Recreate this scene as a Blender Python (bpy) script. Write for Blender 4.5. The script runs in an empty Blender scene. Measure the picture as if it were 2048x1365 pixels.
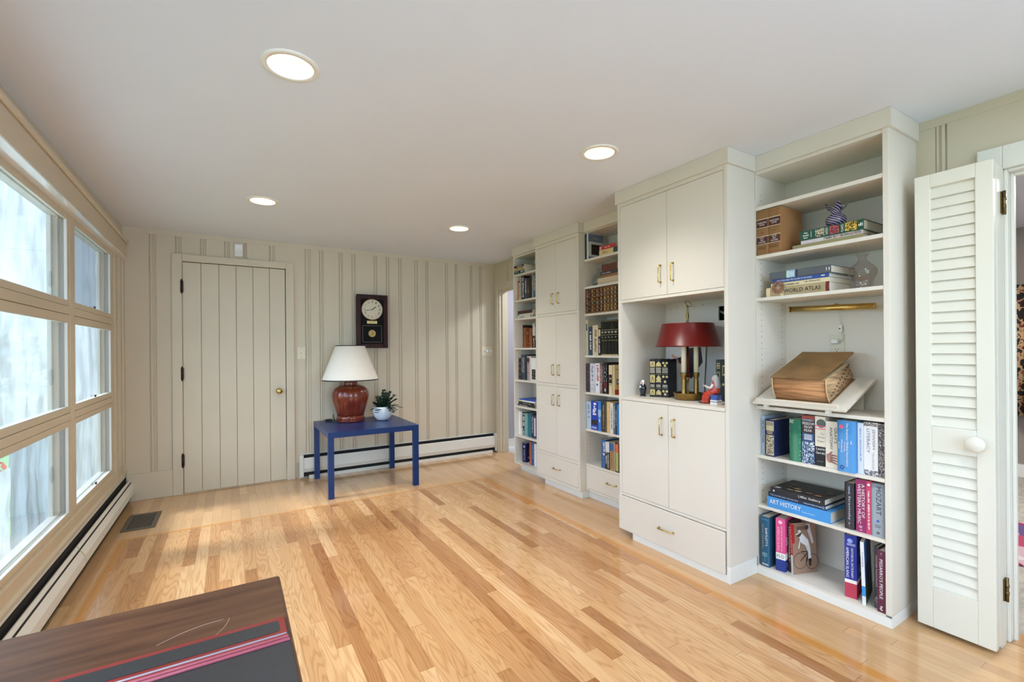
import bpy, bmesh, math, random
from mathutils import Vector, Matrix
random.seed(7)
R = math.radians
C = bpy.context.scene.collection
SC = bpy.context.scene

# ------------------------------------------------------------------ camera, world, lights, exposure
CAM_H = 1.26
cam_d = bpy.data.cameras.new('camera'); cam = bpy.data.objects.new('camera', cam_d); C.objects.link(cam)
yaw, roll = 0.54724, -0.0077
fw = Vector((math.sin(yaw), math.cos(yaw), 0)); rt = Vector((math.cos(yaw), -math.sin(yaw), 0)); up = Vector((0, 0, 1))
rt2 = rt * math.cos(roll) + up * math.sin(roll); up2 = rt2.cross(fw)
m = Matrix((( rt2.x, up2.x, -fw.x, 0), (rt2.y, up2.y, -fw.y, 0), (rt2.z, up2.z, -fw.z, CAM_H), (0, 0, 0, 1)))
cam.matrix_world = m
cam_d.sensor_fit = 'HORIZONTAL'; cam_d.sensor_width = 36
cam_d.lens = 924.8 / 2048 * 36
cam_d.shift_y = (700.07 - 682.5) / 2048
cam_d.clip_start = 0.02
SC.camera = cam

w = bpy.data.worlds.new('sky'); SC.world = w; w.use_nodes = True
wn = w.node_tree.nodes; wl = w.node_tree.links
bg = wn['Background']
tc = wn.new('ShaderNodeTexCoord'); sp = wn.new('ShaderNodeSeparateXYZ'); cr = wn.new('ShaderNodeValToRGB')
wl.new(tc.outputs['Generated'], sp.inputs[0]); wl.new(sp.outputs['Z'], cr.inputs[0])
cr.color_ramp.elements[0].position = 0.0; cr.color_ramp.elements[0].color = (.60, .78, 1.0, 1)
cr.color_ramp.elements[1].position = 0.6; cr.color_ramp.elements[1].color = (.50, .71, 1.0, 1)
wl.new(cr.outputs[0], bg.inputs[0]); bg.inputs[1].default_value = 7.0

sun_d = bpy.data.lights.new('sun', 'SUN'); sun_d.energy = 5.4; sun_d.angle = R(11); sun_d.color = (1, .97, .94)
sun = bpy.data.objects.new('sun', sun_d); C.objects.link(sun)
sun.rotation_euler = Vector((math.cos(R(-3)), math.sin(R(-3)), -0.95)).to_track_quat('-Z', 'Y').to_euler()

def area(name, loc, size, energy, color, direction=(0, 0, -1), sy=None, portal=False, shape='RECTANGLE', spread=180):
    d = bpy.data.lights.new(name, 'AREA'); d.shape = shape; d.size = size; d.size_y = sy or size
    d.energy = energy; d.color = color; d.spread = R(spread)
    if portal: d.cycles.is_portal = True
    o = bpy.data.objects.new(name, d); C.objects.link(o); o.location = loc
    o.rotation_euler = Vector(direction).to_track_quat('-Z', 'Z' if abs(direction[2]) < .5 else 'Y').to_euler()
    return o
# daylight portals just outside the window band (they steer the sky light, they give none of their own)
area('window_portal', (-1.02, 4.07, 1.2), 1.04, 1, (1, 1, 1), (1, 0, 0), 1.8, portal=True)
area('window_portal', (-1.02, 2.52, 1.2), 1.95, 1, (1, 1, 1), (1, 0, 0), 1.8, portal=True)
area('window_portal', (-1.02, 0.45, 1.2), 1.95, 1, (1, 1, 1), (1, 0, 0), 1.8, portal=True)
area('window_portal', (1.0, -1.52, 1.25), 2.5, 1, (1, 1, 1), (0, 1, 0), 1.7, portal=True)  # serves the added window behind the camera

vs = SC.view_settings
vs.view_transform = 'Standard'; vs.look = 'None'; vs.exposure = 0.44; vs.gamma = 1.0; vs.use_curve_mapping = False
SC.cycles.max_bounces = 8; SC.cycles.diffuse_bounces = 5; SC.cycles.transparent_max_bounces = 12
SC.cycles.sample_clamp_indirect = 6.0; SC.cycles.caustics_reflective = False; SC.cycles.caustics_refractive = False

# ------------------------------------------------------------------ materials
MATS = {}
def s2l(c):
    return tuple(((v / 255) / 12.92 if v / 255 <= .04045 else ((v / 255 + .055) / 1.055) ** 2.4) for v in c)
def mat(name, col, rough=.5, metal=0.0, srgb=True, **kw):
    key = (name, tuple(col), rough, metal)
    if key in MATS: return MATS[key]
    m = bpy.data.materials.new(name); m.use_nodes = True
    b = m.node_tree.nodes['Principled BSDF']
    c = s2l(col) if srgb else col
    b.inputs['Base Color'].default_value = (*c, 1); b.inputs['Roughness'].default_value = rough
    b.inputs['Metallic'].default_value = metal
    for k, v in kw.items(): b.inputs[k.replace('_', ' ')].default_value = v
    MATS[key] = m
    return m
def nodes(m): return m.node_tree.nodes, m.node_tree.links, m.node_tree.nodes['Principled BSDF']
def noisy(m, scale=30, amount=.06, bump=0.0, stretch=(1, 1, 1), bscale=None, dist=.001):
    """vary the base colour of m a little and bump it, with procedural noise in object space"""
    n, l, b = nodes(m); col = tuple(b.inputs['Base Color'].default_value)
    t = n.new('ShaderNodeTexCoord'); mp = n.new('ShaderNodeMapping'); mp.inputs['Scale'].default_value = stretch
    l.new(t.outputs['Object'], mp.inputs[0])
    no = n.new('ShaderNodeTexNoise'); no.inputs['Scale'].default_value = scale; no.inputs['Detail'].default_value = 4
    l.new(mp.outputs[0], no.inputs['Vector'])
    r = n.new('ShaderNodeValToRGB'); l.new(no.outputs[0], r.inputs[0])
    r.color_ramp.elements[0].position = .3; r.color_ramp.elements[1].position = .7
    r.color_ramp.elements[0].color = (*[max(0, c * (1 - amount)) for c in col[:3]], 1)
    r.color_ramp.elements[1].color = (*[min(1, c * (1 + amount)) for c in col[:3]], 1)
    l.new(r.outputs[0], b.inputs['Base Color'])
    if bump:
        bu = n.new('ShaderNodeBump'); bu.inputs['Strength'].default_value = bump; bu.inputs['Distance'].default_value = dist
        no2 = n.new('ShaderNodeTexNoise'); no2.inputs['Scale'].default_value = bscale or scale; no2.inputs['Detail'].default_value = 3
        l.new(mp.outputs[0], no2.inputs['Vector']); l.new(no2.outputs[0], bu.inputs['Height']); l.new(bu.outputs[0], b.inputs['Normal'])
    return m

PAINT = noisy(mat('cream_cabinet_paint', (224, 217, 204), .40), 3, .015, .08, bscale=160, dist=.0006)
WALLP = noisy(mat('cream_wall_paint', (208, 197, 174), .5), 2.5, .025, .12, bscale=120, dist=.0008)
WINP = noisy(mat('tan_window_paint', (200, 185, 158), .32), 3, .02, .1, bscale=120, dist=.0006)
CEILM = noisy(mat('ceiling_paint', (226, 231, 240), .8), 1.5, .015, .1, bscale=60, dist=.001)
WHITE = mat('white_paint', (232, 232, 226), .45)
HEATM = noisy(mat('heater_enamel', (222, 219, 208), .4), 3, .02)
DARK = mat('gap_shade', (22, 19, 17), .8)  # near-black that paints the shade in gaps, holes and recesses
BRASS = mat('polished_brass', (212, 180, 105), .22, 1.0)
ABRASS = noisy(mat('aged_brass', (150, 122, 70), .32, 1.0), 25, .2)
BRONZE = mat('dark_bronze', (62, 50, 42), .4, .8)
BLUE = noisy(mat('blue_lacquer', (12, 46, 100), .3, Specular_IOR_Level=.3), 6, .06, .05, bscale=200, dist=.0004)
CERAM = noisy(mat('russet_glaze', (118, 46, 26), .2, Coat_Weight=.5), 14, .18)
SHADE = noisy(mat('linen_shade', (240, 234, 222), .8), 90, .02, .15, bscale=300, dist=.0005)
BLACK = mat('black_trim', (24, 22, 22), .5)
GLASSCLEAR = None
def glass(name, col, alpha=.5, rough=.03, tint=(1, 1, 1)):
    """thin glass: mostly see-through with a glossy coat"""
    m = bpy.data.materials.new(name); m.use_nodes = True; n = m.node_tree.nodes; l = m.node_tree.links
    n.remove(n['Principled BSDF']); out = n['Material Output']
    tr = n.new('ShaderNodeBsdfTransparent'); tr.inputs[0].default_value = (*tint, 1)
    gl = n.new('ShaderNodeBsdfGlossy'); gl.inputs[0].default_value = (*col, 1); gl.inputs['Roughness'].default_value = rough
    fr = n.new('ShaderNodeFresnel'); ge = n.new('ShaderNodeNewGeometry'); io = n.new('ShaderNodeMapRange')
    io.inputs[3].default_value = 1.45; io.inputs[4].default_value = 1 / 1.45   # same reflectance on both faces of the sheet
    l.new(ge.outputs['Backfacing'], io.inputs[0]); l.new(io.outputs[0], fr.inputs[0])
    mx = n.new('ShaderNodeMixShader'); ma = n.new('ShaderNodeMath'); ma.operation = 'MAXIMUM'; ma.inputs[1].default_value = alpha
    l.new(fr.outputs[0], ma.inputs[0]); l.new(ma.outputs[0], mx.inputs[0]); l.new(tr.outputs[0], mx.inputs[1]); l.new(gl.outputs[0], mx.inputs[2])
    l.new(mx.outputs[0], out.inputs['Surface'])
    return m
PANE = glass('window_glass', (.9, .95, 1), .04, .02, (.97, .985, .98))
def film(name, col, transp, square, scale=3.0, dark=.45, wrinkle=(1, 1, 6)):
    m = bpy.data.materials.new(name); m.use_nodes = True; n = m.node_tree.nodes; l = m.node_tree.links
    n.remove(n['Principled BSDF']); out = n['Material Output']
    t = n.new('ShaderNodeTexCoord'); mp = n.new('ShaderNodeMapping'); mp.inputs['Scale'].default_value = wrinkle
    mp.inputs['Rotation'].default_value = (R(12), 0, 0)
    l.new(t.outputs['Object'], mp.inputs[0])
    no = n.new('ShaderNodeTexNoise'); no.inputs['Scale'].default_value = scale; no.inputs['Detail'].default_value = 5; no.inputs['Distortion'].default_value = .8
    l.new(mp.outputs[0], no.inputs['Vector'])
    r = n.new('ShaderNodeValToRGB'); l.new(no.outputs[0], r.inputs[0])
    r.color_ramp.elements[0].position = .36; r.color_ramp.elements[1].position = .58
    r.color_ramp.elements[0].color = (*[c * dark for c in col], 1); r.color_ramp.elements[1].color = (*col, 1)  # folds drawn as darker colour, their shading sits in this ramp
    tl = n.new('ShaderNodeBsdfTranslucent'); l.new(r.outputs[0], tl.inputs[0])
    df = n.new('ShaderNodeBsdfDiffuse'); l.new(r.outputs[0], df.inputs[0])
    a = n.new('ShaderNodeMixShader'); a.inputs[0].default_value = .25; l.new(tl.outputs[0], a.inputs[1]); l.new(df.outputs[0], a.inputs[2])
    tr = n.new('ShaderNodeBsdfTransparent'); tr.inputs[0].default_value = (.93, .97, 1, 1)
    # openness follows the view angle, added so more sky light gets in squarely
    mx = n.new('ShaderNodeMixShader'); lw = n.new('ShaderNodeLayerWeight'); mr = n.new('ShaderNodeMapRange'); l.new(lw.outputs['Facing'], mr.inputs[0])
    mr.inputs[1].default_value = .20; mr.inputs[2].default_value = .60; mr.inputs[3].default_value = 1 - square; mr.inputs[4].default_value = 1 - transp; l.new(mr.outputs[0], mx.inputs[0])
    l.new(tr.outputs[0], mx.inputs[1]); l.new(a.outputs[0], mx.inputs[2]); l.new(mx.outputs[0], out.inputs['Surface'])
    return m
FILM = film('white_sheeting', (.34, .345, .34), .035, .42,  dark=.66, wrinkle=(1, 3, 1.3))
FILM2 = film('sun_streak_sheeting', (.34, .345, .34), .035, .75, scale=3.0, dark=.58, wrinkle=(1, 3, 1))  # made more open than the rest to let the sun streak through
MESH2 = film('blue_grey_screen', (.20, .225, .25), .05, .5, scale=3, dark=.45, wrinkle=(1, 4, .6))
MESH = film('grey_insect_screen', (.11, .13, .15), .02, .6,  scale=5, dark=.7, wrinkle=(1, 3, 1))

def emis(name, col, s):
    m = bpy.data.materials.new(name); m.use_nodes = True; n = m.node_tree.nodes
    b = n['Principled BSDF']; b.inputs['Base Color'].default_value = (*col, 1); b.inputs['Emission Color'].default_value = (*col, 1); b.inputs['Emission Strength'].default_value = s
    return m

def oak_floor():
    m = bpy.data.materials.new('oak_strip_floor'); m.use_nodes = True; n, l, b = nodes(m)
    def N(t, **k):
        x = n.new(t)
        for a, v in k.items(): setattr(x, a, v)
        return x
    def M(op, a, bb=None, cc=None):
        x = N('ShaderNodeMath', operation=op)
        for i, v in enumerate((a, bb, cc)):
            if v is None: continue
            if isinstance(v, (int, float)): x.inputs[i].default_value = v
            else: l.new(v, x.inputs[i])
        return x.outputs[0]
    geo = N('ShaderNodeTexCoord'); s = N('ShaderNodeSeparateXYZ'); l.new(geo.outputs['Object'], s.inputs[0])
    X, Y = s.outputs['X'], s.outputs['Y']
    W = .0625
    u = M('DIVIDE', X, W); iu = M('FLOOR', u); fu = M('FRACT', u)
    wn1 = N('ShaderNodeTexWhiteNoise', noise_dimensions='1D'); l.new(iu, wn1.inputs['W'])
    L = M('MULTIPLY_ADD', wn1.outputs[0], .55, .75)
    v = M('DIVIDE', M('ADD', Y, M('MULTIPLY', wn1.outputs[0], 7.3)), L); iv = M('FLOOR', v); fv = M('FRACT', v)
    cb = N('ShaderNodeCombineXYZ'); l.new(iu, cb.inputs[0]); l.new(iv, cb.inputs[1])
    wn2 = N('ShaderNodeTexWhiteNoise', noise_dimensions='3D'); l.new(cb.outputs[0], wn2.inputs['Vector'])
    rc = N('ShaderNodeValToRGB'); l.new(wn2.outputs['Value'], rc.inputs[0])
    e = rc.color_ramp.elements
    e[0].position = 0; e[0].color = (*s2l((160, 108, 66)), 1)
    e[1].position = 1; e[1].color = (*s2l((220, 180, 134)), 1)
    for p, c in ((.12, (180, 130, 84)), (.35, (196, 147, 99)), (.6, (205, 159, 110)), (.82, (213, 170, 122))):
        q = e.new(p); q.color = (*s2l(c), 1)
    # grain
    off = M('MULTIPLY', wn2.outputs['Value'], 31.0)
    g = N('ShaderNodeCombineXYZ'); l.new(M('MULTIPLY', X, 15), g.inputs[0]); l.new(M('MULTIPLY_ADD', Y, 1.5, off), g.inputs[1]); l.new(off, g.inputs[2])
    gn = N('ShaderNodeTexNoise'); gn.inputs['Scale'].default_value = 1.0; gn.inputs['Detail'].default_value = 1.2; l.new(g.outputs[0], gn.inputs['Vector'])
    rings = M('SINE', M('MULTIPLY', gn.outputs[0], 85))
    ringm = M('MULTIPLY_ADD', rings, .5, .5)
    g2 = N('ShaderNodeCombineXYZ'); l.new(M('MULTIPLY', X, 330), g2.inputs[0]); l.new(M('MULTIPLY_ADD', Y, 7, off), g2.inputs[1])
    fn = N('ShaderNodeTexNoise'); fn.inputs['Scale'].default_value = 1.0; fn.inputs['Detail'].default_value = 3; l.new(g2.outputs[0], fn.inputs['Vector'])
    gr = M('ADD', M('MULTIPLY', M('POWER', ringm, 2.5), .15), M('MULTIPLY', fn.outputs[0], .20))
    # rug mark: the boards the rug covered kept their darker, redder colour
    nz = N('ShaderNodeTexNoise'); nz.inputs['Scale'].default_value = 9; l.new(geo.outputs['Object'], nz.inputs['Vector'])
    wob = M('MULTIPLY_ADD', nz.outputs[0], .02, -.01)
    def edge(val, at, wd, sign):  # 1 inside
        x = N('ShaderNodeMapRange'); x.interpolation_type = 'SMOOTHSTEP'
        l.new(M('ADD', val, wob), x.inputs[0])
        x.inputs[1].default_value = at - wd * sign; x.inputs[2].default_value = at + wd * sign
        x.inputs[3].default_value = 0; x.inputs[4].default_value = 1
        return x.outputs[0]
    ins = M('MULTIPLY', M('MULTIPLY', edge(X, -.60, .015, 1), edge(X, 2.09, .012, -1)), edge(Y, 4.0, .008, -1))
    ins2 = M('MULTIPLY', M('MULTIPLY', edge(X, -.64, .03, 1), edge(X, 2.140, .022, -1)), edge(Y, 4.03, .02, -1))
    rim = M('SUBTRACT', ins2, ins)
    mx = N('ShaderNodeMix', data_type='RGBA', blend_type='MULTIPLY'); mx.inputs[0].default_value = 1.0
    dk = N('ShaderNodeValToRGB'); l.new(gr, dk.inputs[0]); dk.color_ramp.elements[0].position = .05; dk.color_ramp.elements[0].color = (1, 1, 1, 1)
    dk.color_ramp.elements[1].position = .42; dk.color_ramp.elements[1].color = (.60, .46, .33, 1)
    l.new(rc.outputs[0], mx.inputs[6]); l.new(dk.outputs[0], mx.inputs[7])
    # outside the mark the boards are evener and paler
    pale = N('ShaderNodeMix', data_type='RGBA'); pale.inputs[0].default_value = .60
    l.new(mx.outputs[2], pale.inputs[6]); pale.inputs[7].default_value = (*s2l((210, 172, 128)), 1)
    pm = N('ShaderNodeMix', data_type='RGBA'); l.new(ins, pm.inputs[0]); l.new(pale.outputs[2], pm.inputs[6]); l.new(mx.outputs[2], pm.inputs[7])
    rm = N('ShaderNodeMix', data_type='RGBA', blend_type='MULTIPLY'); l.new(M('MULTIPLY', rim, 1.0), rm.inputs[0]); l.new(pm.outputs[2], rm.inputs[6]); rm.inputs[7].default_value = (.93, .68, .33, 1)
    # joints
    def near(f, wd): return M('LESS_THAN', M('MINIMUM', f, M('SUBTRACT', 1.0, f)), wd)
    gap = M('MAXIMUM', near(fu, .010), near(fv, .0012))
    gm = N('ShaderNodeMix', data_type='RGBA'); l.new(M('MULTIPLY', gap, .55), gm.inputs[0]); l.new(rm.outputs[2], gm.inputs[6]); gm.inputs[7].default_value = (.16, .08, .03, 1)
    l.new(gm.outputs[2], b.inputs['Base Color'])
    b.inputs['Roughness'].default_value = .22
    rr = M('MULTIPLY_ADD', fn.outputs[0], .12, .09); l.new(rr, b.inputs['Roughness'])
    b.inputs['Coat Weight'].default_value = .25; b.inputs['Coat Roughness'].default_value = .08
    bu = N('ShaderNodeBump'); bu.inputs['Strength'].default_value = .12; bu.inputs['Distance'].default_value = .001
    l.new(M('MULTIPLY_ADD', gap, -1.0, M('MULTIPLY', gr, -.25)), bu.inputs['Height']); l.new(bu.outputs[0], b.inputs['Normal'])
    return m
FLOORM = oak_floor()

def wood(name, c1, c2, rough=.3, sx=6, sy=60, axis='X'):
    m = bpy.data.materials.new(name); m.use_nodes = True; n, l, b = nodes(m)
    t = n.new('ShaderNodeTexCoord'); mp = n.new('ShaderNodeMapping'); l.new(t.outputs['Object'], mp.inputs[0])
    mp.inputs['Scale'].default_value = (sx, sy, sy) if axis == 'X' else ((sy, sx, sy) if axis == 'Y' else (sy, sy, sx))
    no = n.new('ShaderNodeTexNoise'); no.inputs['Scale'].default_value = 1; no.inputs['Detail'].default_value = 6; no.inputs['Distortion'].default_value = .4
    l.new(mp.outputs[0], no.inputs['Vector'])
    r = n.new('ShaderNodeValToRGB'); l.new(no.outputs[0], r.inputs[0])
    r.color_ramp.elements[0].position = .3; r.color_ramp.elements[0].color = (*s2l(c1), 1)
    r.color_ramp.elements[1].position = .7; r.color_ramp.elements[1].color = (*s2l(c2), 1)
    l.new(r.outputs[0], b.inputs['Base Color']); b.inputs['Roughness'].default_value = rough
    if name == 'mahogany': b.inputs['Specular IOR Level'].default_value = .2
    return m
DESKW = wood('dark_walnut', (66, 40, 28), (104, 70, 48), .28, 5, 45)
CLOCKW = wood('mahogany', (36, 14, 13), (58, 24, 20), .38, 40, 8)

# ------------------------------------------------------------------ mesh builder
class MB:
    def __init__(s): s.bm = bmesh.new(); s.mats = []
    def mi(s, m):
        if m not in s.mats: s.mats.append(m)
        return s.mats.index(m)
    def face(s, vs, m, smooth=False):
        try: f = s.bm.faces.new(vs)
        except ValueError: return None
        f.material_index = s.mi(m); f.smooth = smooth; return f
    def poly(s, pts, m, smooth=False):
        return s.face([s.bm.verts.new(p) for p in pts], m, smooth)
    def box(s, x0, x1, y0, y1, z0, z1, m, M=None):
        x0, x1 = sorted((x0, x1)); y0, y1 = sorted((y0, y1)); z0, z1 = sorted((z0, z1))
        P = [Vector((x, y, z)) for z in (z0, z1) for y in (y0, y1) for x in (x0, x1)]
        if M is not None: P = [M @ p for p in P]
        v = [s.bm.verts.new(p) for p in P]
        for q in ((0, 2, 3, 1), (4, 5, 7, 6), (0, 1, 5, 4), (2, 6, 7, 3), (0, 4, 6, 2), (1, 3, 7, 5)):
            s.face([v[i] for i in q], m)
        return s
    def prism(s, pts, d, m, smooth=False, M=None):
        """closed polygon pts (3-D points) extruded by the vector d"""
        d = Vector(d); a = [Vector(p) for p in pts]; b = [p + d for p in a]
        if M is not None: a = [M @ p for p in a]; b = [M @ p for p in b]
        va = [s.bm.verts.new(p) for p in a]; vb = [s.bm.verts.new(p) for p in b]
        n = len(a)
        s.face(list(reversed(va)), m); s.face(vb, m)
        for i in range(n):
            s.face([va[i], va[(i + 1) % n], vb[(i + 1) % n], vb[i]], m, smooth)
        return s
    def lathe(s, prof, m, c=(0, 0, 0), seg=32, M=None, smooth=True, caps=True, lobes=0, lobe_amp=0.0, sx=1.0, sy=1.0):
        """prof = [(r, z)...] spun about z"""
        rings = []
        for r, z in prof:
            ring = []
            for k in range(seg):
                a = 2 * math.pi * k / seg
                rr = r
                if lobes:
                    rr = r * (1 + lobe_amp * (abs(math.cos(a * lobes / 2)) ** .4 - 1))
                p = Vector((c[0] + rr * math.cos(a) * sx, c[1] + rr * math.sin(a) * sy, c[2] + z))
                if M is not None: p = M @ p
                ring.append(s.bm.verts.new(p))
            rings.append(ring)
        for a, b in zip(rings, rings[1:]):
            for k in range(seg):
                s.face([a[k], a[(k + 1) % seg], b[(k + 1) % seg], b[k]], m, smooth)
        if caps:
            s.face(list(reversed(rings[0])), m); s.face(rings[-1], m)
        return s
    def tube(s, pts, r, m, seg=8, closed=False, caps=True):
        pts = [Vector(p) for p in pts]; rs = r if isinstance(r, (list, tuple)) else [r] * len(pts)
        rings = []; n = len(pts); prev = None
        for i, p in enumerate(pts):
            if closed: t = pts[(i + 1) % n] - pts[i - 1]
            else: t = pts[min(i + 1, n - 1)] - pts[max(i - 1, 0)]
            t.normalize()
            u = prev if prev is not None else (Vector((0, 0, 1)) if abs(t.z) < .9 else Vector((1, 0, 0)))
            u = (u - t * u.dot(t)).normalized(); prev = u; v = t.cross(u)
            rings.append([s.bm.verts.new(p + (u * math.cos(2 * math.pi * k / seg) + v * math.sin(2 * math.pi * k / seg)) * rs[i]) for k in range(seg)])
        pairs = list(zip(rings, rings[1:])) + ([(rings[-1], rings[0])] if closed else [])
        for a, b in pairs:
            for k in range(seg): s.face([a[k], a[(k + 1) % seg], b[(k + 1) % seg], b[k]], m, True)
        if caps and not closed: s.face(list(reversed(rings[0])), m); s.face(rings[-1], m)
        return s
    def ball(s, c, r, m, sx=1, sy=1, sz=1, seg=16, rings=10, M=None):
        prof = [(r * math.sin(math.pi * i / rings), -r * math.cos(math.pi * i / rings)) for i in range(1, rings)]
        prof = [(max(p[0], 1e-5), p[1] * sz) for p in [(1e-5, -r)] + prof + [(1e-5, r)]]
        return s.lathe(prof, m, c, seg, M, True, True, sx=sx, sy=sy)
    def build(s, name, parent=None, bevel=0, bseg=2, origin=None):
        bmesh.ops.recalc_face_normals(s.bm, faces=s.bm.faces[:]) if getattr(s, 'recalc', True) else None
        if parent is not None:
            base = parent.matrix_basis.translation.copy(); q = parent.parent
            while q is not None: base = base + q.matrix_basis.translation; q = q.parent
            off = base
        else:
            if origin is None:
                xs = [v.co for v in s.bm.verts]
                lo = [min(c[i] for c in xs) for i in range(3)]; hi = [max(c[i] for c in xs) for i in range(3)]
                origin = ((lo[0] + hi[0]) / 2, (lo[1] + hi[1]) / 2, lo[2])
            off = Vector(origin)
        for v in s.bm.verts: v.co -= off
        me = bpy.data.meshes.new(name); s.bm.to_mesh(me); s.bm.free()
        for mt in s.mats: me.materials.append(mt)
        o = bpy.data.objects.new(name, me); C.objects.link(o)
        if parent is not None: o.parent = parent
        else: o.location = off
        if bevel:
            b = o.modifiers.new('bevel', 'BEVEL'); b.width = bevel; b.segments = bseg; b.limit_method = 'ANGLE'; b.angle_limit = R(40)
        return o

def tag(o, label=None, cat=None, group=None, kind=None):
    if label: o['label'] = label
    if cat: o['category'] = cat
    if group: o['group'] = group
    if kind: o['kind'] = kind
    return o
def thing(name, loc, label=None, cat=None, group=None, kind=None):
    o = bpy.data.objects.new(name, None); C.objects.link(o); o.location = loc; o.empty_display_size = .1
    return tag(o, label, cat, group, kind)
def box(name, x0, x1, y0, y1, z0, z1, m, parent=None, bevel=0, **k):
    return MB().box(x0, x1, y0, y1, z0, z1, m).build(name, parent, bevel, **k)

# text geometry: list of (verts2d, faces), cached, normalised to its own extents
TXT = {}
def text_geo(t):
    if t in TXT: return TXT[t]
    cu = bpy.data.curves.new('t', 'FONT'); cu.body = t; cu.size = 1; cu.resolution_u = 2; cu.align_x = 'LEFT'
    o = bpy.data.objects.new('t', cu); C.objects.link(o)
    dg = bpy.context.evaluated_depsgraph_get(); ev = o.evaluated_get(dg); me = ev.to_mesh()
    vs = [(v.co.x, v.co.y) for v in me.vertices]; fs = [tuple(p.vertices) for p in me.polygons]
    ev.to_mesh_clear(); C.objects.unlink(o); bpy.data.objects.remove(o); bpy.data.curves.remove(cu)
    x0 = min(v[0] for v in vs); x1 = max(v[0] for v in vs); y0 = min(v[1] for v in vs); y1 = max(v[1] for v in vs)
    r = ([((a - x0) / (x1 - x0), (b - y0) / (y1 - y0)) for a, b in vs], fs, (x1 - x0) / (y1 - y0))
    TXT[t] = r
    return r
def put_text(mb, t, m, fn):
    """fn maps (u, v) in the unit box of the text to a 3-D point"""
    vs, fs, asp = text_geo(t)
    bv = [mb.bm.verts.new(fn(a, b)) for a, b in vs]
    for f in fs: mb.face([bv[i] for i in f], m)

# ================================================================== ROOM SHELL
CZ = 2.327; YB = 5.03; XR = 2.82; XL = -0.77; YF = -1.4
def struct(o): o['kind'] = 'structure'; return o
struct(box('floor', XL - .15, XR + .12, YF - .1, YB + .05, -.06, 0, FLOORM, origin=(0, 0, 0)))
# ceiling with four round openings for the recessed lights (and a plain field elsewhere)
LIGHTS = [(.200, 1.900), (.203, 3.700), (1.716, 1.890), (1.716, 3.690)]
mb = MB(); hw = .15; rh = .083
xs = sorted({XL - .15, XR + .12} | {l[0] + s * hw for l in (LIGHTS[0], LIGHTS[2]) for s in (-1, 1)})
ys = sorted({YF - .1, YB + .1} | {l[1] + s * hw for l in (LIGHTS[0], LIGHTS[1]) for s in (-1, 1)})
xs = [XL - .15, .05, .35, 1.566, 1.866, XR + .12]; ys = [YF - .1, 1.745, 2.045, 3.545, 3.845, YB + .1]
for i in range(5):
    for j in range(5):
        x0, x1, y0, y1 = xs[i], xs[i + 1], ys[j], ys[j + 1]
        if i in (1, 3) and j in (1, 3):
            lx, ly = [l for l in LIGHTS if x0 < l[0] < x1 and y0 < l[1] < y1][0]
            n = 32; inn = []; out = []
            for k in range(n):
                a = 2 * math.pi * (k + .5) / n; c, s_ = math.cos(a), math.sin(a)
                inn.append(mb.bm.verts.new((lx + rh * c, ly + rh * s_, CZ)))
                q = 1 / max(abs(c), abs(s_)); px, py = c * q, s_ * q
                out.append(mb.bm.verts.new(((x0 + x1) / 2 + px * (x1 - x0) / 2, (y0 + y1) / 2 + py * (y1 - y0) / 2, CZ)))
            for k in range(n): mb.face([out[k], out[(k + 1) % n], inn[(k + 1) % n], inn[k]], CEILM)
            # square corners
            for sx in (x0, x1):
                for sy in (y0, y1):
                    near = sorted(out, key=lambda v: (v.co.x - sx) ** 2 + (v.co.y - sy) ** 2)[:2]
                    mb.face([mb.bm.verts.new((sx, sy, CZ)), near[0], near[1]], CEILM)
        else:
            mb.poly([(x0, y0, CZ), (x0, y1, CZ), (x1, y1, CZ), (x1, y0, CZ)], CEILM)
mb.box(XL - .2, XR + .2, YF - .2, YB + .2, CZ + .25, CZ + .3, CEILM)
struct(mb.build('ceiling', origin=(1, 1.8, CZ)))

# back wall: boards with moulded joints, plain frieze on top
def mould_profile(a, b, d=.011):
    """plan profile (x, depth) of one moulded joint between a and b: groove, bead, groove, quirk"""
    w = b - a
    return [(a, 0), (a + .001, d), (a + .14 * w, d * .9), (a + .22 * w, .001), (a + .46 * w, 0), (a + .54 * w, d * .8), (a + .68 * w, d * .8), (a + .76 * w, .001), (a + .92 * w, .001), (a + .95 * w, d * .6), (b - .001, d * .6), (b, 0)]
def paneling(mb, x0, x1, z0, z1, moulds, y, mapf, m):
    pts = [(x0, 0)]
    for a, b in moulds:
        if x0 < a and b < x1: pts += mould_profile(a, b)
    pts.append((x1, 0))
    lo = [mb.bm.verts.new(mapf(p[0], y, p[1], z0)) for p in pts]; hi = [mb.bm.verts.new(mapf(p[0], y, p[1], z1)) for p in pts]
    for i in range(len(pts) - 1): mb.face([lo[i], lo[i + 1], hi[i + 1], hi[i]], m)
MOULDS = [(-.596, -.546), (-.411, -.364), (-.227, -.182), (-.043, .004), (.113, .141), (.326, .378), (.461, .51), (.641, .696), (.776, .818), (.966, 1.008), (1.095, 1.138), (1.325, 1.364), (1.458, 1.496), (1.597, 1.634), (1.782, 1.822), (1.915, 1.947), (2.155, 2.193), (2.280, 2.312), (2.477, 2.509), (2.606, 2.638)]
mapb = lambda a, y, d, z: (a, y + d, z)
mb = MB()
paneling(mb, XL, -.36, .228, 2.285, MOULDS, YB, mapb, WALLP)
paneling(mb, -.36, .47, 2.07, 2.285, MOULDS, YB, mapb, WALLP)
paneling(mb, .47, XR, .15, 2.285, MOULDS, YB, mapb, WALLP)
mb.box(XL, XR, YB - .003, YB + .05, 2.285, CZ, WALLP)
mb.box(XL - .1, -.36, YB + .012, YB + .1, 0, CZ, WALLP); mb.box(.47, XR + .1, YB + .012, YB + .1, 0, CZ, WALLP); mb.box(-.36, .47, YB + .012, YB + .1, 2.07, CZ, WALLP)
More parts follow.
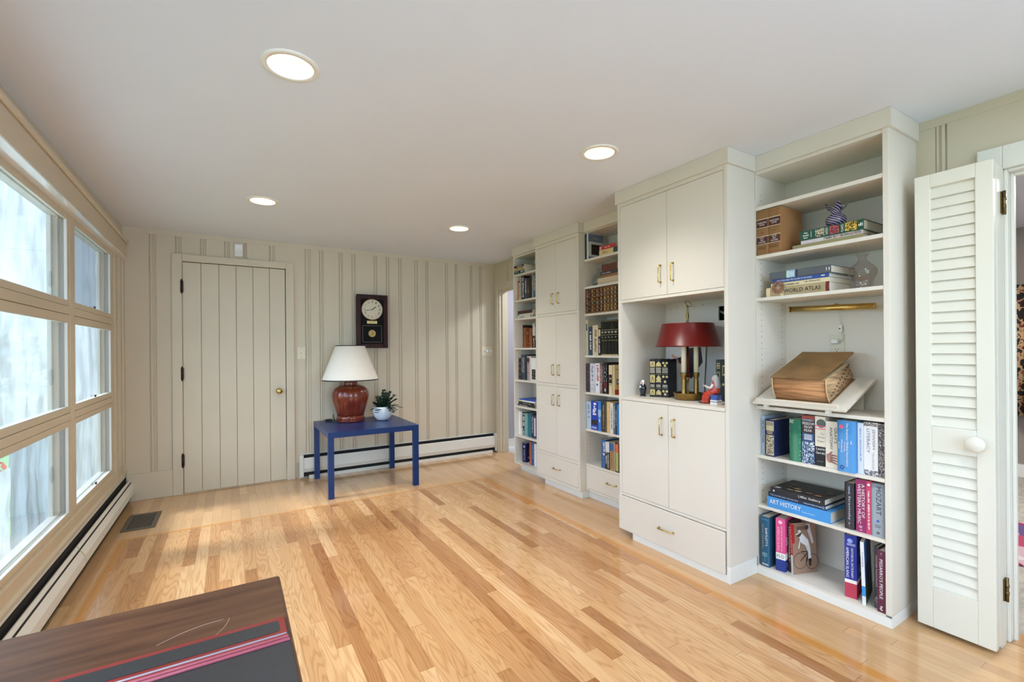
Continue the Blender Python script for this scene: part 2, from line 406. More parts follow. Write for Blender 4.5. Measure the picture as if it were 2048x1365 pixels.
mb.box(-.5, .6, YB + .1, YB + .12, -.05, CZ, WALLP)  # unseen backing added to keep sky light out of the door gaps
struct(mb.build('wall_back', origin=(0, YB, 0)))
struct(box('baseboard_back', -.755, -.437, YB - .016, YB + .01, 0, .229, WALLP, bevel=.003))
# casing round the plank door
mb = MB()
mb.box(-.437, -.362, YB - .022, YB + .01, 0, 2.132, WALLP); mb.box(.468, .540, YB - .022, YB + .01, 0, 2.132, WALLP); mb.box(-.362, .468, YB - .022, YB + .01, 2.068, 2.132, WALLP)
struct(mb.build('trim_1', bevel=.004))
# plank door
d1 = thing('door_1', (.05, YB, 0)); struct(d1)
ed = [-.360, -.222, -.085, .051, .188, .326, .464]
mb = MB(); v = .0025
for a, b in zip(ed, ed[1:]):
    P = [(a + .0008, YB - .006 + v, .012), (a + v + .001, YB - .006 - .002, .012), (b - v - .001, YB - .006 - .002, .012), (b - .0008, YB - .006 + v, .012), (b - .0008, YB + .035, .012), (a + .0008, YB + .035, .012)]
    mb.prism(P, (0, 0, 2.062 - .012), WALLP)
mb.box(-.36, .464, YB + .004, YB + .03, .012, 2.062, DARK)
mb.build('board_panel', d1)
for z in (1.844, 1.070, .301):
    h = MB(); h.tube([(-.364, YB - .026, z - .055), (-.364, YB - .026, z + .055)], .0075, BRONZE, 10); h.box(-.374, -.352, YB - .024, YB - .0085, z - .05, z + .05, BRONZE)
    for q in (-.06, .06): h.ball((-.364, YB - .026, z + q), .006, BRONZE, seg=8, rings=6)
    h.build('hinge', d1)
k = MB(); Mk = Matrix.Translation((.403, YB - .008, .878)) @ Matrix.Rotation(R(90), 4, 'X')
k.lathe([(.026, 0), (.027, .004), (.018, .009), (.010, .014), (.010, .026), (.024, .036), (.028, .046), (.024, .056), (.010, .062), (.001, .063)], BRASS, M=Mk, seg=24)
k.build('knob', d1)

# right wall with two doorways
mb = MB()
mapr = lambda a, x, d, z: (x + d, a, z)
RM = [(.770, .812), (.555, .598), (.30, .34), (.05, .09), (-.2, -.16), (4.45, 4.48), (4.70, 4.73), (4.90, 4.93)]
RM = sorted(RM)
D2A, D2B = -.35, .590        # near doorway in y
D3A, D3B = 4.16, 4.930       # far doorway
paneling(mb, YF, D2A, 0, 2.285, RM, XR, mapr, WALLP)
paneling(mb, D2A, D2B, 2.02, 2.285, RM, XR, mapr, WALLP)
paneling(mb, D2B, .9, .09, 2.285, RM, XR, mapr, WALLP)
paneling(mb, .9, D3A, .0, 2.285, [], XR, mapr, WALLP)
paneling(mb, D3A, D3B, 2.0, 2.285, RM, XR, mapr, WALLP)
paneling(mb, D3B, YB, .0, 2.285, RM, XR, mapr, WALLP)
mb.box(XR - .003, XR + .05, YF, YB, 2.285, CZ, WALLP)
for a, b, z0, z1 in ((YF, D2A, 0, CZ), (D2A, D2B, 2.02, CZ), (D2B, D3A, 0, CZ), (D3A, D3B, 2.0, CZ), (D3B, YB + .1, 0, CZ)):
    mb.box(XR + .009, XR + .12, a, b, z0, z1, WALLP)
struct(mb.build('wall_right', origin=(XR, 1, 0)))
struct(box('baseboard_right', XR - .014, XR + .005, .68, .885, 0, .09, WHITE, bevel=.002))
def casing(name, ya, yb, zt, w=.075, m=WALLP, t=.022, depth=.12):
    mb = MB()
    mb.box(XR - t, XR + .006, yb, yb + w, 0, zt + w + .02, m); mb.box(XR - t, XR + .006, ya - w, ya, 0, zt + w + .02, m)
    mb.box(XR - t, XR + .006, ya, yb, zt, zt + w + .02, m)
    # back band and jamb linings with a stop
    mb.box(XR - .002, XR + depth, yb - .012, yb, 0, zt, m); mb.box(XR - .002, XR + depth, ya, ya + .012, 0, zt, m); mb.box(XR - .002, XR + depth, ya + .012, yb - .012, zt - .012, zt, m)
    mb.box(XR + .035, XR + .06, yb - .024, yb - .012, 0, zt - .012, m); mb.box(XR + .035, XR + .06, ya + .012, yb - .024, zt - .026, zt - .012, m)
    return struct(mb.build(name, bevel=.003))
casing('trim_2', D2A, D2B, 2.012, .078, mat('casing_paint', (226, 224, 214), .45))
casing('trim_3', D3A, D3B, 1.998, .055, WALLP)

# wall behind the camera, with an unseen wide window added to light the room
mb = MB(); wy = YF
for x0, x1, z0, z1 in ((XL, -.25, 0, CZ), (2.25, XR, 0, CZ), (-.25, 2.25, 0, .4), (-.25, 2.25, 2.1, CZ)):
    mb.box(x0, x1, wy - .1, wy, z0, z1, WALLP)
struct(mb.build('wall_front', origin=(1, YF, 0)))
wf = struct(thing('fill_window', (1, YF, .4)))  # added light source out of view, not a known window
mb = MB()
for x in (-.25, .56, 1.38, 2.19): mb.box(x, x + .06, wy - .09, wy + .01, .4, 2.1, WINP)
for z in (.4, 2.04): mb.box(-.19, 2.19, wy - .09, wy + .01, z, z + .06, WINP)
mb.build('window_frame', wf)
MB().box(-.19, 2.19, wy - .05, wy - .046, .46, 2.04, PANE).build('pane', wf)

# left wall: the wall proper around a band of windows
mb = MB()
mb.box(XL - .10, XL, YF, YB + .01, 0, .335, WALLP); mb.box(XL - .10, XL, YF, YB + .01, 2.055, CZ, WALLP)
mb.box(XL - .10, XL, 4.60, YB + .01, .335, 2.055, WALLP); mb.box(XL - .10, XL, YF, -.60, .335, 2.055, WALLP)
# moulded strips on the pier by the corner
for a, b, t in ((4.66, 4.70, .010), (4.83, 4.845, .006), (4.88, 4.89, .006), (4.985, 5.028, .012)): mb.box(XL, XL + t, a, b, .24, 2.2, WALLP)
struct(mb.build('wall_left', origin=(XL, 2, 0)))
struct(MB().prism([(XL, YF, .245), (XL + .022, YF, .25), (XL + .022, YF, .262), (XL + .008, YF, .268), (XL + .008, YF, .33), (XL, YF, .335)], (0, YB - YF - .0, 0), WINP).build('trim_4', bevel=.001))

def window(name, y0, y1, right_stile=.03):
    """a column of three awning sashes between the mullions at y0 and y1 (glass at x = -0.80)"""
    wd = struct(thing(name, (XL, (y0 + y1) / 2, .335)))
    fx0, fx1 = XL - .08, XL + .004
    mb = MB()
    mb.box(fx0, fx1, y1, y1 + (.075 if y1 < 4.5 else .055), .335, 2.055, WINP)
    if y0 < 0: mb.box(fx0, fx1, y0 - .06, y0, .335, 2.055, WINP)
    for z0, z1 in ((.335, .343), (.885, .925), (1.476, 1.521), (2.045, 2.055)): mb.box(fx0, fx1, y0, y1, z0, z1, WINP)
    mb.build('window_frame', wd, bevel=.002)
    for i, (z0, z1, g0, g1) in enumerate(((.345, .883, .374, .851), (.927, 1.474, .961, 1.431), (1.523, 2.043, 1.554, 2.007))):
        mb = MB(); a, b = y0 + .003, y1 - .003; xf, xb = XL + .001, XL - .019
        mb.box(xb, xf, a, a + .03, z0, z1, WINP); mb.box(xb, xf, b - .03, b, z0, z1, WINP)
        mb.box(xb, xf, a + .03, b - .03, z0, g0, WINP); mb.box(xb, xf, a + .03, b - .03, g1, z1, WINP)
        # putty bead on the far side of the glass, white
        for q in ((a + .03, a + .033, g0, g1), (b - .033, b - .03, g0, g1), (a + .033, b - .033, g0, g0 + .003), (a + .033, b - .033, g1 - .003, g1)): mb.box(XL - .014, XL - .001, *q, WHITE)
        sa = mb.build('sash', wd, bevel=.0015)
        MB().box(XL - .0175, XL - .0145, a + .03, b - .03, g0, g1, PANE).build('pane', sa)
        lt = MB(); yy = y0 + (y1 - y0) * .52
        lt.box(XL - .010, XL - .002, yy - .006, yy + .006, g0 + .0035, g0 + .012, BRONZE); lt.box(XL - .011, XL - .001, yy - .010, yy + .010, g0 + .012, g0 + .018, BRONZE)
        lt.build('latch', sa)
    # outer storm frame, white
    mb = MB(); ox0, ox1 = XL - .072, XL - .032
    for z0, z1 in ((.335, .38), (.875, .935), (1.465, 1.53), (2.01, 2.06)): mb.box(ox0, ox1, y0 + .06, y1 - .06, z0, z1, WHITE)
    for a, b in ((y0, y0 + .06), (y1 - .06, y1)): mb.box(ox0, ox1, a, b, .335, 2.06, WHITE)
    for a, b in ((y0 + .06, y0 + .09), (y1 - .09, y1 - .06)): mb.box(ox0, ox0 + .02, a, b, .38, 2.01, WHITE)
    mb.build('storm_frame', wd, bevel=.002)
    return wd
w1 = window('window_1', 3.585, 4.595)
w2 = window('window_2', 1.50, 3.510)
w3 = window('window_3', -.54, 1.425)
def sheet(y0, y1, z0, z1, m, parent, amp=.004, x=XL - .088):
    mb = MB(); ny, nz = int((y1 - y0) / .035), int((z1 - z0) / .035)
    rr = random.Random(int(y0 * 100 + z0 * 1000)); ph = [rr.uniform(0, 6) for _ in range(6)]
    g = [[mb.bm.verts.new((x + amp * (math.sin(y * 23 + z * 9 + ph[0] + 1.5 * math.sin(z * 5 + ph[1])) + .6 * math.sin(y * 51 - z * 13 + ph[2]) + .5 * math.sin(z * 37 + y * 6 + ph[3])), y, z))
          for y in (y0 + (y1 - y0) * i / ny for i in range(ny + 1))] for z in (z0 + (z1 - z0) * j / nz for j in range(nz + 1))]
    for j in range(nz):
        for i in range(ny): mb.face([g[j][i], g[j][i + 1], g[j + 1][i + 1], g[j + 1][i]], m, True)
    o = mb.build('insect_screen' if m in (MESH, MESH2) else 'sheeting', parent)
    return o
for wd, a, b in ((w1, 3.57, 4.61), (w2, 1.48, 3.53), (w3, -.56, 1.44)):
    sheet(a, b, .93, 1.50, FILM2 if wd is w1 else FILM, wd)
    if wd is w1: sheet(a, b, 1.50, 2.06, MESH, wd); sheet(a, b, .34, .88, FILM2, wd)
    else: sheet(a, b, 1.50, 2.06, FILM, wd); sheet(a, 2.98 if wd is w2 else b, .34, .745, FILM, wd)
    if wd is w2: sheet(2.98, b, .34, .88, MESH2, wd)

# curtain box along the top of the window wall
v = thing('curtain_rail', (XL, 1.8, 2.05), 'long painted wooden valance box running above the windows', 'valance')
VX = lambda y: -.733 + (4.97 - y) * .013      # the box runs slightly out of true with the wall
def vrun(name, prof, m, y1, bevel=0):
    mb = MB(); a = [mb.bm.verts.new((XL if x is None else VX(YF) + x, YF, z)) for x, z in prof]; b = [mb.bm.verts.new((XL if x is None else VX(y1) + x, y1, z)) for x, z in prof]
    mb.face(a[::-1], m); mb.face(b, m)
    for k in range(len(a)): mb.face([a[k], a[(k + 1) % len(a)], b[(k + 1) % len(a)], b[k]], m)
    return mb.build(name, v, bevel)
vrun('board', [(None, 2.0495), (0, 2.0495), (0, 2.168), (None, 2.168)], WINP, 4.97, .003)
vrun('soffit', [(None, 2.040), (.0005, 2.040), (.0005, 2.0490), (None, 2.0490)], mat('lit_underside_white', (240, 240, 238), .12, Coat_Weight=1.0), 4.972)  # underside made white and glossy to imitate window light on it
vrun('moulding', [(None, 2.1685), (.006, 2.170), (.014, 2.178), (.012, 2.196), (0, 2.204), (None, 2.206)], WALLP, 4.975)

# hot-water baseboard heaters
h = thing('baseboard_heater', (-.74, 2, 0), 'long low cream baseboard heater under the windows along the left wall', 'heater')
MB().prism([(XL, YF, 0), (XL + .004, YF, 0), (XL + .004, YF, .212), (XL + .012, YF, .216), (XL + .012, YF, .228), (XL + .003, YF, .236), (XL, YF, .236)], (0, YB - YF, 0), HEATM).build('back_plate', h)
MB().box(XL + .0045, -.722, YF, YB - .001, .03, .165, DARK).box(XL + .0045, XL + .0115, YF, YB - .001, .165, .204, DARK).build('fins_and_slot_shade', h)  # dark boxes also paint the shade inside the slot
for a, b in ((YF, 3.462), (3.472, YB - .001)):
    mb = MB(); P = [(-.742, a, .180), (-.736, a, .182), (-.703, a, .122), (-.698, a, .078), (-.702, a, .076), (-.708, a, .118)]
    mb.prism(P, (0, b - a, 0), HEATM); mb.build('front_cover', h)
MB().prism([(-.7415, 3.458, .181), (-.7350, 3.458, .184), (-.7015, 3.458, .123), (-.6965, 3.458, .079), (-.7005, 3.458, .077), (-.706, 3.458, .118)], (0, .006, 0), WINP).build('joint_strip', h)
h = thing('baseboard_heater', (1.68, 5.0, 0), 'white baseboard heater on the back wall behind the blue table', 'heater')
MB().box(.575, 2.795, YB - .012, YB + .004, 0, .236, HEATM).build('back_plate', h)
MB().box(.612, 2.775, YB - .05, YB - .0125, .02, .198, DARK).box(.612, 2.775, YB - .019, YB - .0125, .198, .228, DARK).build('fins_and_slot_shade', h)  # upper dark strip is slot shade put into the colour
MB().prism([(.612, YB - .058, .205), (.612, YB - .062, .200), (.612, YB - .068, .100), (.612, YB - .058, .064), (.612, YB - .054, .066), (.612, YB - .063, .100), (.612, YB - .057, .198)], (2.160, 0, 0), HEATM).build('front_cover', h)
MB().box(.66, 2.74, YB - .062, YB - .056, .0, .032, HEATM).build('toe_strip', h)
MB().box(.575, .611, YB - .070, YB - .0125, .02, .234, HEATM).build('end_cap', h, bevel=.003)
MB().box(2.776, 2.797, YB - .070, YB - .0125, .02, .234, HEATM).build('end_cap', h, bevel=.003)

# floor register
fr = thing('floor_register', (-.568, 4.38, 0), 'brown metal floor vent grille near the windows', 'vent')
VM = mat('bronze_grille', (112, 104, 92), .45, .6)
mb = MB(); a, b, c, d = -.668, -.470, 4.190, 4.575
for x0, x1, y0, y1 in ((a, b, c, c + .03), (a, b, d - .03, d), (a, a + .03, c + .03, d - .03), (b - .03, b, c + .03, d - .03)): mb.box(x0, x1, y0, y1, .0005, .007, VM)
mb.build('frame', fr, bevel=.001)
mb = MB()
for i in range(1, 17): y = c + .03 + (d - c - .06) * i / 17; mb.box(a + .03, b - .03, y - .0025, y + .0025, .001, .006, VM)
for i in range(1, 9): x = a + .03 + (b - a - .06) * i / 9; mb.box(x - .0022, x + .0022, c + .03, d - .03, .001, .0052, VM)
mb.build('grid', fr); box('duct_opening', a + .028, b - .028, c + .028, d - .028, .0004, .0009, DARK, fr)

# recessed ceiling lights
LENS = emis('lamp_lens', (1.0, .94, .84), 22)
CAN = mat('baffle_white', (240, 236, 226), .5)
desc = ['nearest the camera on the window side', 'on the window side nearer the plank door', 'in front of the tall white cupboard', 'nearer the far bookcase and back wall']
for (lx, ly), ds in zip(LIGHTS, desc):
    t = thing('ceiling_light', (lx, ly, CZ), 'round recessed ceiling light, ' + ds, 'ceiling light', 'recessed ceiling lights')
    mb = MB(); mb.lathe([(.078, -.001), (.079, -.006), (.098, -.006), (.102, -.001), (.102, .0), (.083, .0)], CAN, (lx, ly, CZ), 40, caps=False); mb.build('trim_ring', t)
    mb = MB(); mb.lathe([(.080, -.003), (.078, .010), (.064, .050), (.052, .066), (.050, .080)], mat('warm_baffle', (168, 150, 122), .5), (lx, ly, CZ), 40, caps=False); mb.build('baffle', t)
    mb = MB(); mb.lathe([(.0005, .066), (.03, .067), (.044, .070), (.050, .078)], LENS, (lx, ly, CZ), 32, caps=False); mb.build('lens', t)
    area('downlight_or_fill', (lx, ly, CZ + .064), .086, 4.5, (1, .93, .85), (0, 0, -1), shape='DISK', spread=115)
for lx, ly in ((.2, .1), (1.716, .1)):
    area('downlight_or_fill', (lx, ly, CZ - .004), .16, 8, (.97, .98, 1), (0, 0, -1), shape='DISK', spread=175)  # unseen fill lights without fixtures, added to brighten the near room

DOORW = mat('cream_door_paint', (224, 221, 207), .42)
# ================================================================== folding louvre door in the near doorway
d2 = struct(thing('door_2', (2.64, .71, 0)))
LX0, LX1, LY0, LY1 = 2.640, 2.672, .582, .834
mb = MB()
mb.box(LX0, LX1, LY0, LY0 + .054, .02, 2.020, DOORW); mb.box(LX0, LX1, LY1 - .054, LY1, .02, 2.020, DOORW)
for z0, z1 in ((.02, .200), (.800, .910), (1.962, 2.020)): mb.box(LX0, LX1, LY0 + .054, LY1 - .054, z0, z1, DOORW)
mb.build('leaf_frame', d2, bevel=.002)
def louvres(x0, x1, za, zb, n, parent):
    for i in range(n):
        z = za + (zb - za) * (i + .5) / n; hh = (zb - za) / n
        mb = MB(); P = [(x0 + .0045, LY0 + .054, z - hh * .52), (x0 + .0105, LY0 + .054, z - hh * .56), (x0 + .0245, LY0 + .054, z + hh * .60), (x0 + .0185, LY0 + .054, z + hh * .62)]
        mb.prism(P, (0, LY1 - LY0 - .108, 0), DOORW); mb.build('slat', parent)
louvres(LX0, LX1, .912, 1.960, 23, d2); louvres(LX0, LX1, .202, .798, 13, d2)
mb = MB(); Mk = Matrix.Translation((LX0, .634, .855)) @ Matrix.Rotation(R(-90), 4, 'Y')
mb.lathe([(.012, 0), (.012, .012), (.026, .020), (.033, .028), (.033, .034), (.028, .040), (.001, .042)], DOORW, M=Mk, seg=32); mb.build('knob', d2)
# the second leaf, folded behind the first
mb = MB(); a, b = 2.700, 2.732
mb.box(a, b, .585, .639, .02, 2.018, DOORW); mb.box(a, b, .776, .830, .02, 2.018, DOORW)
for z0, z1 in ((.02, .200), (.800, .910), (1.962, 2.018)): mb.box(a, b, .639, .776, z0, z1, DOORW)
mb.box(a + .012, a + .018, .639, .776, .2, 1.962, DOORW)
mb.build('rear_leaf', d2, bevel=.002)
mb = MB(); mb.box(2.735, 2.79, .586, .600, .0, 2.015, DOORW); mb.build('hinge_jamb', d2, bevel=.002)
HB = mat('hinge_brass', (120, 104, 70), .35, .9)
for z in (1.86, .24):
    mb = MB(); mb.tube([(2.768, .578, z - .05), (2.768, .578, z + .05)], .006, HB, 10); mb.box(2.748, 2.785, .582, .586, z - .045, z + .045, HB)
    for q in (-.02, .01): mb.tube([(2.768, .578, z + q), (2.768, .578, z + q + .012)], .0075, HB, 10)
    mb.build('hinge', d2)

# ================================================================== beyond the doorways
GREYW = mat('grey_hall_paint', (172, 170, 178), .7)
mb = MB(); mb.box(XR + .12, 4.4, 5.16, 5.2, 0, 2.4, GREYW); mb.box(4.4, 4.45, 3.3, 5.2, 0, 2.4, GREYW); mb.box(XR + .12, 4.4, 3.3, 3.35, 0, 2.4, GREYW)
struct(mb.build('wall_hall'))
struct(box('baseboard_hall', XR + .12, 4.4, 5.145, 5.16, 0, .10, WHITE))
struct(box('ceiling_hall', XR + .12, 4.45, 3.3, 5.2, 2.4, 2.43, CEILM))
TILE = mat('pale_hall_floor', (205, 205, 205), .4)
struct(box('floor_hall', XR + .12, 4.45, 3.3, 5.2, -.05, -.001, TILE))
area('hall_fill', (3.6, 4.3, 2.38), .3, 22, (.92, .95, 1), shape='DISK')  # added fill to brighten the hall, no fixture here

def carpet_mat():
    m = mat('grey_beige_carpet', (176, 170, 158), .95); noisy(m, 14, .22, .4, stretch=(1, 3, 1), bscale=220, dist=.003); return m
TAUPE = mat('taupe_room_paint', (150, 138, 130), .7)
mb = MB(); mb.box(6.5, 6.55, -2.5, 3.0, 0, 2.4, TAUPE); mb.box(XR + .12, 6.5, 2.95, 3.0, 0, 2.4, TAUPE); mb.box(XR + .12, 6.5, -2.5, -2.45, 0, 2.4, TAUPE)
mb.box(6.48, 6.5, -2.45, 2.95, .0, .12, WHITE)
struct(mb.build('wall_living_room'))
struct(box('ceiling_living_room', XR + .12, 6.55, -2.5, 3.0, 2.4, 2.43, CEILM))
struct(box('floor_living_room', XR + .12, 6.55, -2.5, 3.0, -.05, -.001, carpet_mat()))
struct(box('trim_5', XR - .0, XR + .121, D2A + .012, D2B - .012, -.01, .002, wood('threshold_oak', (170, 125, 82), (200, 155, 108))))
area('living_room_fill', (4.8, .4, 2.38), .5, 45, (1, .95, .88), shape='DISK')  # unseen fill added to light the next room
def curtain_mat():
    m = bpy.data.materials.new('floral_curtain'); m.use_nodes = True; n, l, b = nodes(m)
    t = n.new('ShaderNodeTexCoord'); v = n.new('ShaderNodeTexVoronoi'); v.inputs['Scale'].default_value = 16; l.new(t.outputs['Object'], v.inputs['Vector'])
    no = n.new('ShaderNodeTexNoise'); no.inputs['Scale'].default_value = 12; no.inputs['Detail'].default_value = 3; l.new(t.outputs['Object'], no.inputs['Vector'])
    r = n.new('ShaderNodeValToRGB'); r.color_ramp.interpolation = 'CONSTANT'; l.new(no.outputs[0], r.inputs[0])
    e = r.color_ramp.elements; e[0].position = 0; e[0].color = (*s2l((30, 22, 22)), 1); e[1].position = .48; e[1].color = (*s2l((176, 142, 104)), 1)
    q = e.new(.56); q.color = (*s2l((120, 62, 48)), 1); q = e.new(.6); q.color = (*s2l((38, 26, 24)), 1)
    l.new(r.outputs[0], b.inputs['Base Color']); b.inputs['Roughness'].default_value = .9
    return m
mb = MB(); n = 60; CM = curtain_mat(); g = []
for i in range(n + 1):
    y = .75 + 1.15 * i / n; x = 6.36 + .03 * math.sin(i * 1.1)
    g.append((mb.bm.verts.new((x, y, .60)), mb.bm.verts.new((x, y, 1.84))))
for i in range(n): mb.face([g[i][0], g[i + 1][0], g[i + 1][1], g[i][1]], CM, True)
o = mb.build('curtain'); sm = o.modifiers.new('solid', 'SOLIDIFY'); sm.thickness = .004
tag(o, 'dark floral curtain hanging in the next room beyond the louvred door', 'curtain')
def rug_mat():
    m = bpy.data.materials.new('magenta_rug'); m.use_nodes = True; n, l, b = nodes(m)
    t = n.new('ShaderNodeTexCoord'); v = n.new('ShaderNodeTexVoronoi'); v.inputs['Scale'].default_value = 9; l.new(t.outputs['Object'], v.inputs['Vector'])
    r = n.new('ShaderNodeValToRGB'); r.color_ramp.interpolation = 'CONSTANT'; s = n.new('ShaderNodeSeparateColor'); l.new(v.outputs['Color'], s.inputs[0]); l.new(s.outputs[0], r.inputs[0])
    e = r.color_ramp.elements; e[0].position = 0; e[0].color = (*s2l((150, 38, 84)), 1); e[1].position = .3; e[1].color = (*s2l((196, 160, 170)), 1)
    for p, c in ((.5, (92, 70, 120)), (.7, (170, 60, 92)), (.85, (206, 196, 190))): q = e.new(p); q.color = (*s2l(c), 1)
    l.new(r.outputs[0], b.inputs['Base Color']); b.inputs['Roughness'].default_value = .95
    return m
tag(box('area_rug', 3.85, 4.75, -.6, 1.0, .0, .012, rug_mat(), bevel=.004), 'magenta and violet patterned rug on the floor of the next room', 'rug')

# ================================================================== garden outside (seen only dimly through the sheeting)
GR = noisy(mat('lawn', (92, 116, 70), .9), 3, .3)
struct(box('ground', -30, -1.1, -14, 22, -.45, -.40, GR))
LEAF = noisy(mat('hedge_leaves', (66, 92, 52), .8), 8, .5); RED = mat('red_leaves', (168, 60, 44), .7)
rr = random.Random(3)
def hedge(name, xs, ys, zs, n, m, label, cat):
    mb = MB(); mb.recalc = False
    for _ in range(n):
        c = Vector((rr.uniform(*xs), rr.uniform(*ys), rr.uniform(*zs))); s = rr.uniform(.05, .14)
        a = Vector((rr.gauss(0, 1), rr.gauss(0, 1), rr.gauss(0, 1))).normalized(); b = a.orthogonal().normalized()
        mb.poly([c + a * s, c + b * s * .5, c - a * s, c - b * s * .5], m)
    o = mb.build(name); tag(o, label, cat); return o
hedge('hedge', (-5.2, -3.6), (5, 16), (-.4, 1.6), 2600, LEAF, 'green hedge in the garden seen through the lower left window', 'hedge')
hedge('red_shrub', (-3.4, -2.6), (6.5, 9.0), (-.4, .75), 500, RED, 'low red-leaved shrub in the garden outside the lower left window', 'shrub')

# ================================================================== BUILT-IN CABINETS
def bail_handle(parent, x, ya, yb, za, zb):
    """square brass pull standing 22 mm off the face at x; vertical if ya == yb"""
    mb = MB(); r = .0038; out = .024
    p0, p1 = Vector((x, ya, za)), Vector((x, yb, zb)); o = Vector((-out, 0, 0)); d = (p1 - p0).normalized() * .004
    mb.tube([p0, p0 + o * .8, p0 + o + d, p1 + o - d, p1 + o * .8, p1], r, BRASS, 8)
    for p in (p0, p1): mb.tube([p, p + Vector((-.003, 0, 0))], .0065, BRASS, 10)
    return mb.build('handle', parent)
def pin_holes(mb, y, x_list, z0, z1, sgn):
    z = z0
    while z < z1:
        for x in x_list: mb.box(x - .0022, x + .0022, y, y + sgn * .0006, z - .0022, z + .0022, DARK)
        z += .032
def shelf(parent, x0, x1, y0, y1, zt, t=.019, name='shelf'):
    return box(name, x0, x1, y0, y1, zt - t, zt, PAINT, parent, bevel=.0015)
def carcass(parent, x0, xb, y0, y1, z0, z1, t=.022):
    box('side_panel', x0, xb, y1 - t, y1, z0, z1, PAINT, parent, bevel=.0012)
    box('side_panel', x0, xb, y0, y0 + t, z0, z1, PAINT, parent, bevel=.0012)
    box('back_panel', xb - .008, xb, y0 + t, y1 - t, z0, z1, PAINT, parent)
def crown(parent, x0, xb, y0, y1, left=.012, right=.012, out=.012, deep=None):
    a, b = y0 - max(right, 0), y1 + max(left, 0); c, d = y0 - min(right, 0), y1 + min(left, 0)
    if right > 0: c = y0
    if left > 0: d = y1
    xr = xb if deep is None else deep
    P = [(x0 - out, a), (x0 - out, b), (xr, b), (xr, d), (xb, d), (xb, c), (xr, c), (xr, a)] if deep is not None else [(x0 - out, a), (x0 - out, b), (xb, b), (xb, a)]
    Q = []
    for p in P:
        if not Q or Q[-1] != p: Q.append(p)
    return MB().prism([(x, y, 2.2435) for x, y in Q], (0, 0, CZ - 2.2445), PAINT).build('crown', parent)
def holes(parent, y, x0, xb, z0, z1, sgn, name='peg_holes'):
    mb = MB(); pin_holes(mb, y, (x0 + .05, xb - .05), z0, z1, sgn); o = mb.build(name, parent); o['kind'] = 'stuff'; return o

# unit 1: narrow far bookcase
X1 = 2.560; U1A, U1B = 3.664, 4.167
u = thing('bookcase', (2.69, (U1A + U1B) / 2, 0), 'narrow open bookcase at the far end beside the hall doorway', 'bookcase')
carcass(u, X1, XR - .001, U1A, U1B, .066, 2.243); crown(u, X1, XR - .001, U1A + .001, U1B, right=0)
box('plinth', 2.600, XR - .001, U1A, 4.104, 0, .0655, WHITE, u, bevel=.001)
Z1 = [2.047, 1.776, 1.586, 1.279, .947, .674, .369]
for z in Z1: shelf(u, X1 + .001, XR - .010, U1A + .0225, U1B - .0225, z)
box('bottom_board', X1 + .0005, XR - .010, U1A + .0225, U1B - .0225, .066, .079, PAINT, u)
box('top_board', X1 + .01, XR - .010, U1A + .0225, U1B - .0225, 2.225, 2.2425, PAINT, u)
holes(u, U1B - .0226, X1, XR, .2, 2.1, -1)

# unit 2: tall cupboard with six doors and a drawer
X2 = 2.500; U2A, U2B = 3.020, 3.662
u = thing('tall_cupboard', (2.66, (U2A + U2B) / 2, 0), 'slim floor-to-ceiling cupboard with three pairs of doors between two open bookcases', 'cupboard')
box('carcass', X2 + .0195, XR - .012, U2A + .0125, U2B - .0125, .0625, 2.242, DARK, u); box('side_panel', X2 + .0195, XR - .001, U2A + .0005, U2A + .012, .062, 2.243, PAINT, u); box('side_panel', X2 + .0195, XR - .001, U2B - .012, U2B, .062, 2.243, PAINT, u)  # carcass coloured near-black to paint shade in the door seams
MBf = MB()
for y0, y1 in ((U2A, U2A + .026), (U2B - .026, U2B)): MBf.box(X2, X2 + .019, y0, y1, .062, 2.243, PAINT)
for z0, z1 in ((2.212, 2.243), (1.5665, 1.5905), (.9265, .9505), (.2855, .3095), (.062, .0855)): MBf.box(X2, X2 + .019, U2A + .026, U2B - .026, z0, z1, PAINT)
MBf.build('face_frame', u, bevel=.0008)
crown(u, X2, XR - .001, U2A + .0005, U2B, deep=2.5465)
box('plinth', 2.523, XR - .001, U2A + .001, 3.560, 0, .0615, WHITE, u, bevel=.001)
ym = (U2A + U2B) / 2
for i, (z0, z1, hz) in enumerate(((1.5925, 2.2095, 1.718), (.9525, 1.5645, 1.075), (.3115, .9245, .803))):
    for a, b, hy in ((ym + .0012, U2B - .0278, ym + .043), (U2A + .0278, ym - .0012, ym - .043)):
        d = box('door', X2, X2 + .018, a, b, z0, z1, PAINT, u, bevel=.0012)
        bail_handle(d, X2, hy, hy, hz - .046, hz + .046)
d = box('drawer', X2, X2 + .018, U2A + .0278, U2B - .0278, .0875, .2835, PAINT, u, bevel=.0012)
bail_handle(d, X2, ym + .048, ym - .048, .185, .185)

# unit 3: open bookcase over a drawer
X3 = 2.560; U3A, U3B = 2.317, 3.019
u = thing('bookcase', (2.69, (U3A + U3B) / 2, 0), 'open bookcase with one drawer between the two tall cupboards', 'bookcase')
box('side_panel', X3, XR - .001, U3B - .0025, U3B, .075, 2.243, PAINT, u); box('side_panel', X3, XR - .001, U3A, U3A + .022, .075, 2.243, PAINT, u, bevel=.0012); box('back_panel', XR - .009, XR - .001, U3A + .0225, U3B - .003, .075, 2.243, PAINT, u); crown(u, X3, XR - .001, U3A + .001, U3B, left=0, right=0)
box('plinth', 2.600, XR - .001, U3A, U3B, 0, .0745, WHITE, u, bevel=.001)
Z3 = [2.017, 1.785, 1.558, 1.209, .900, .591, .298]
for z in Z3: shelf(u, X3 + .001, XR - .010, U3A + .0225, U3B - .0030, z)
box('top_board', X3 + .01, XR - .010, U3A + .0225, U3B - .0030, 2.2365, 2.2428, PAINT, u)
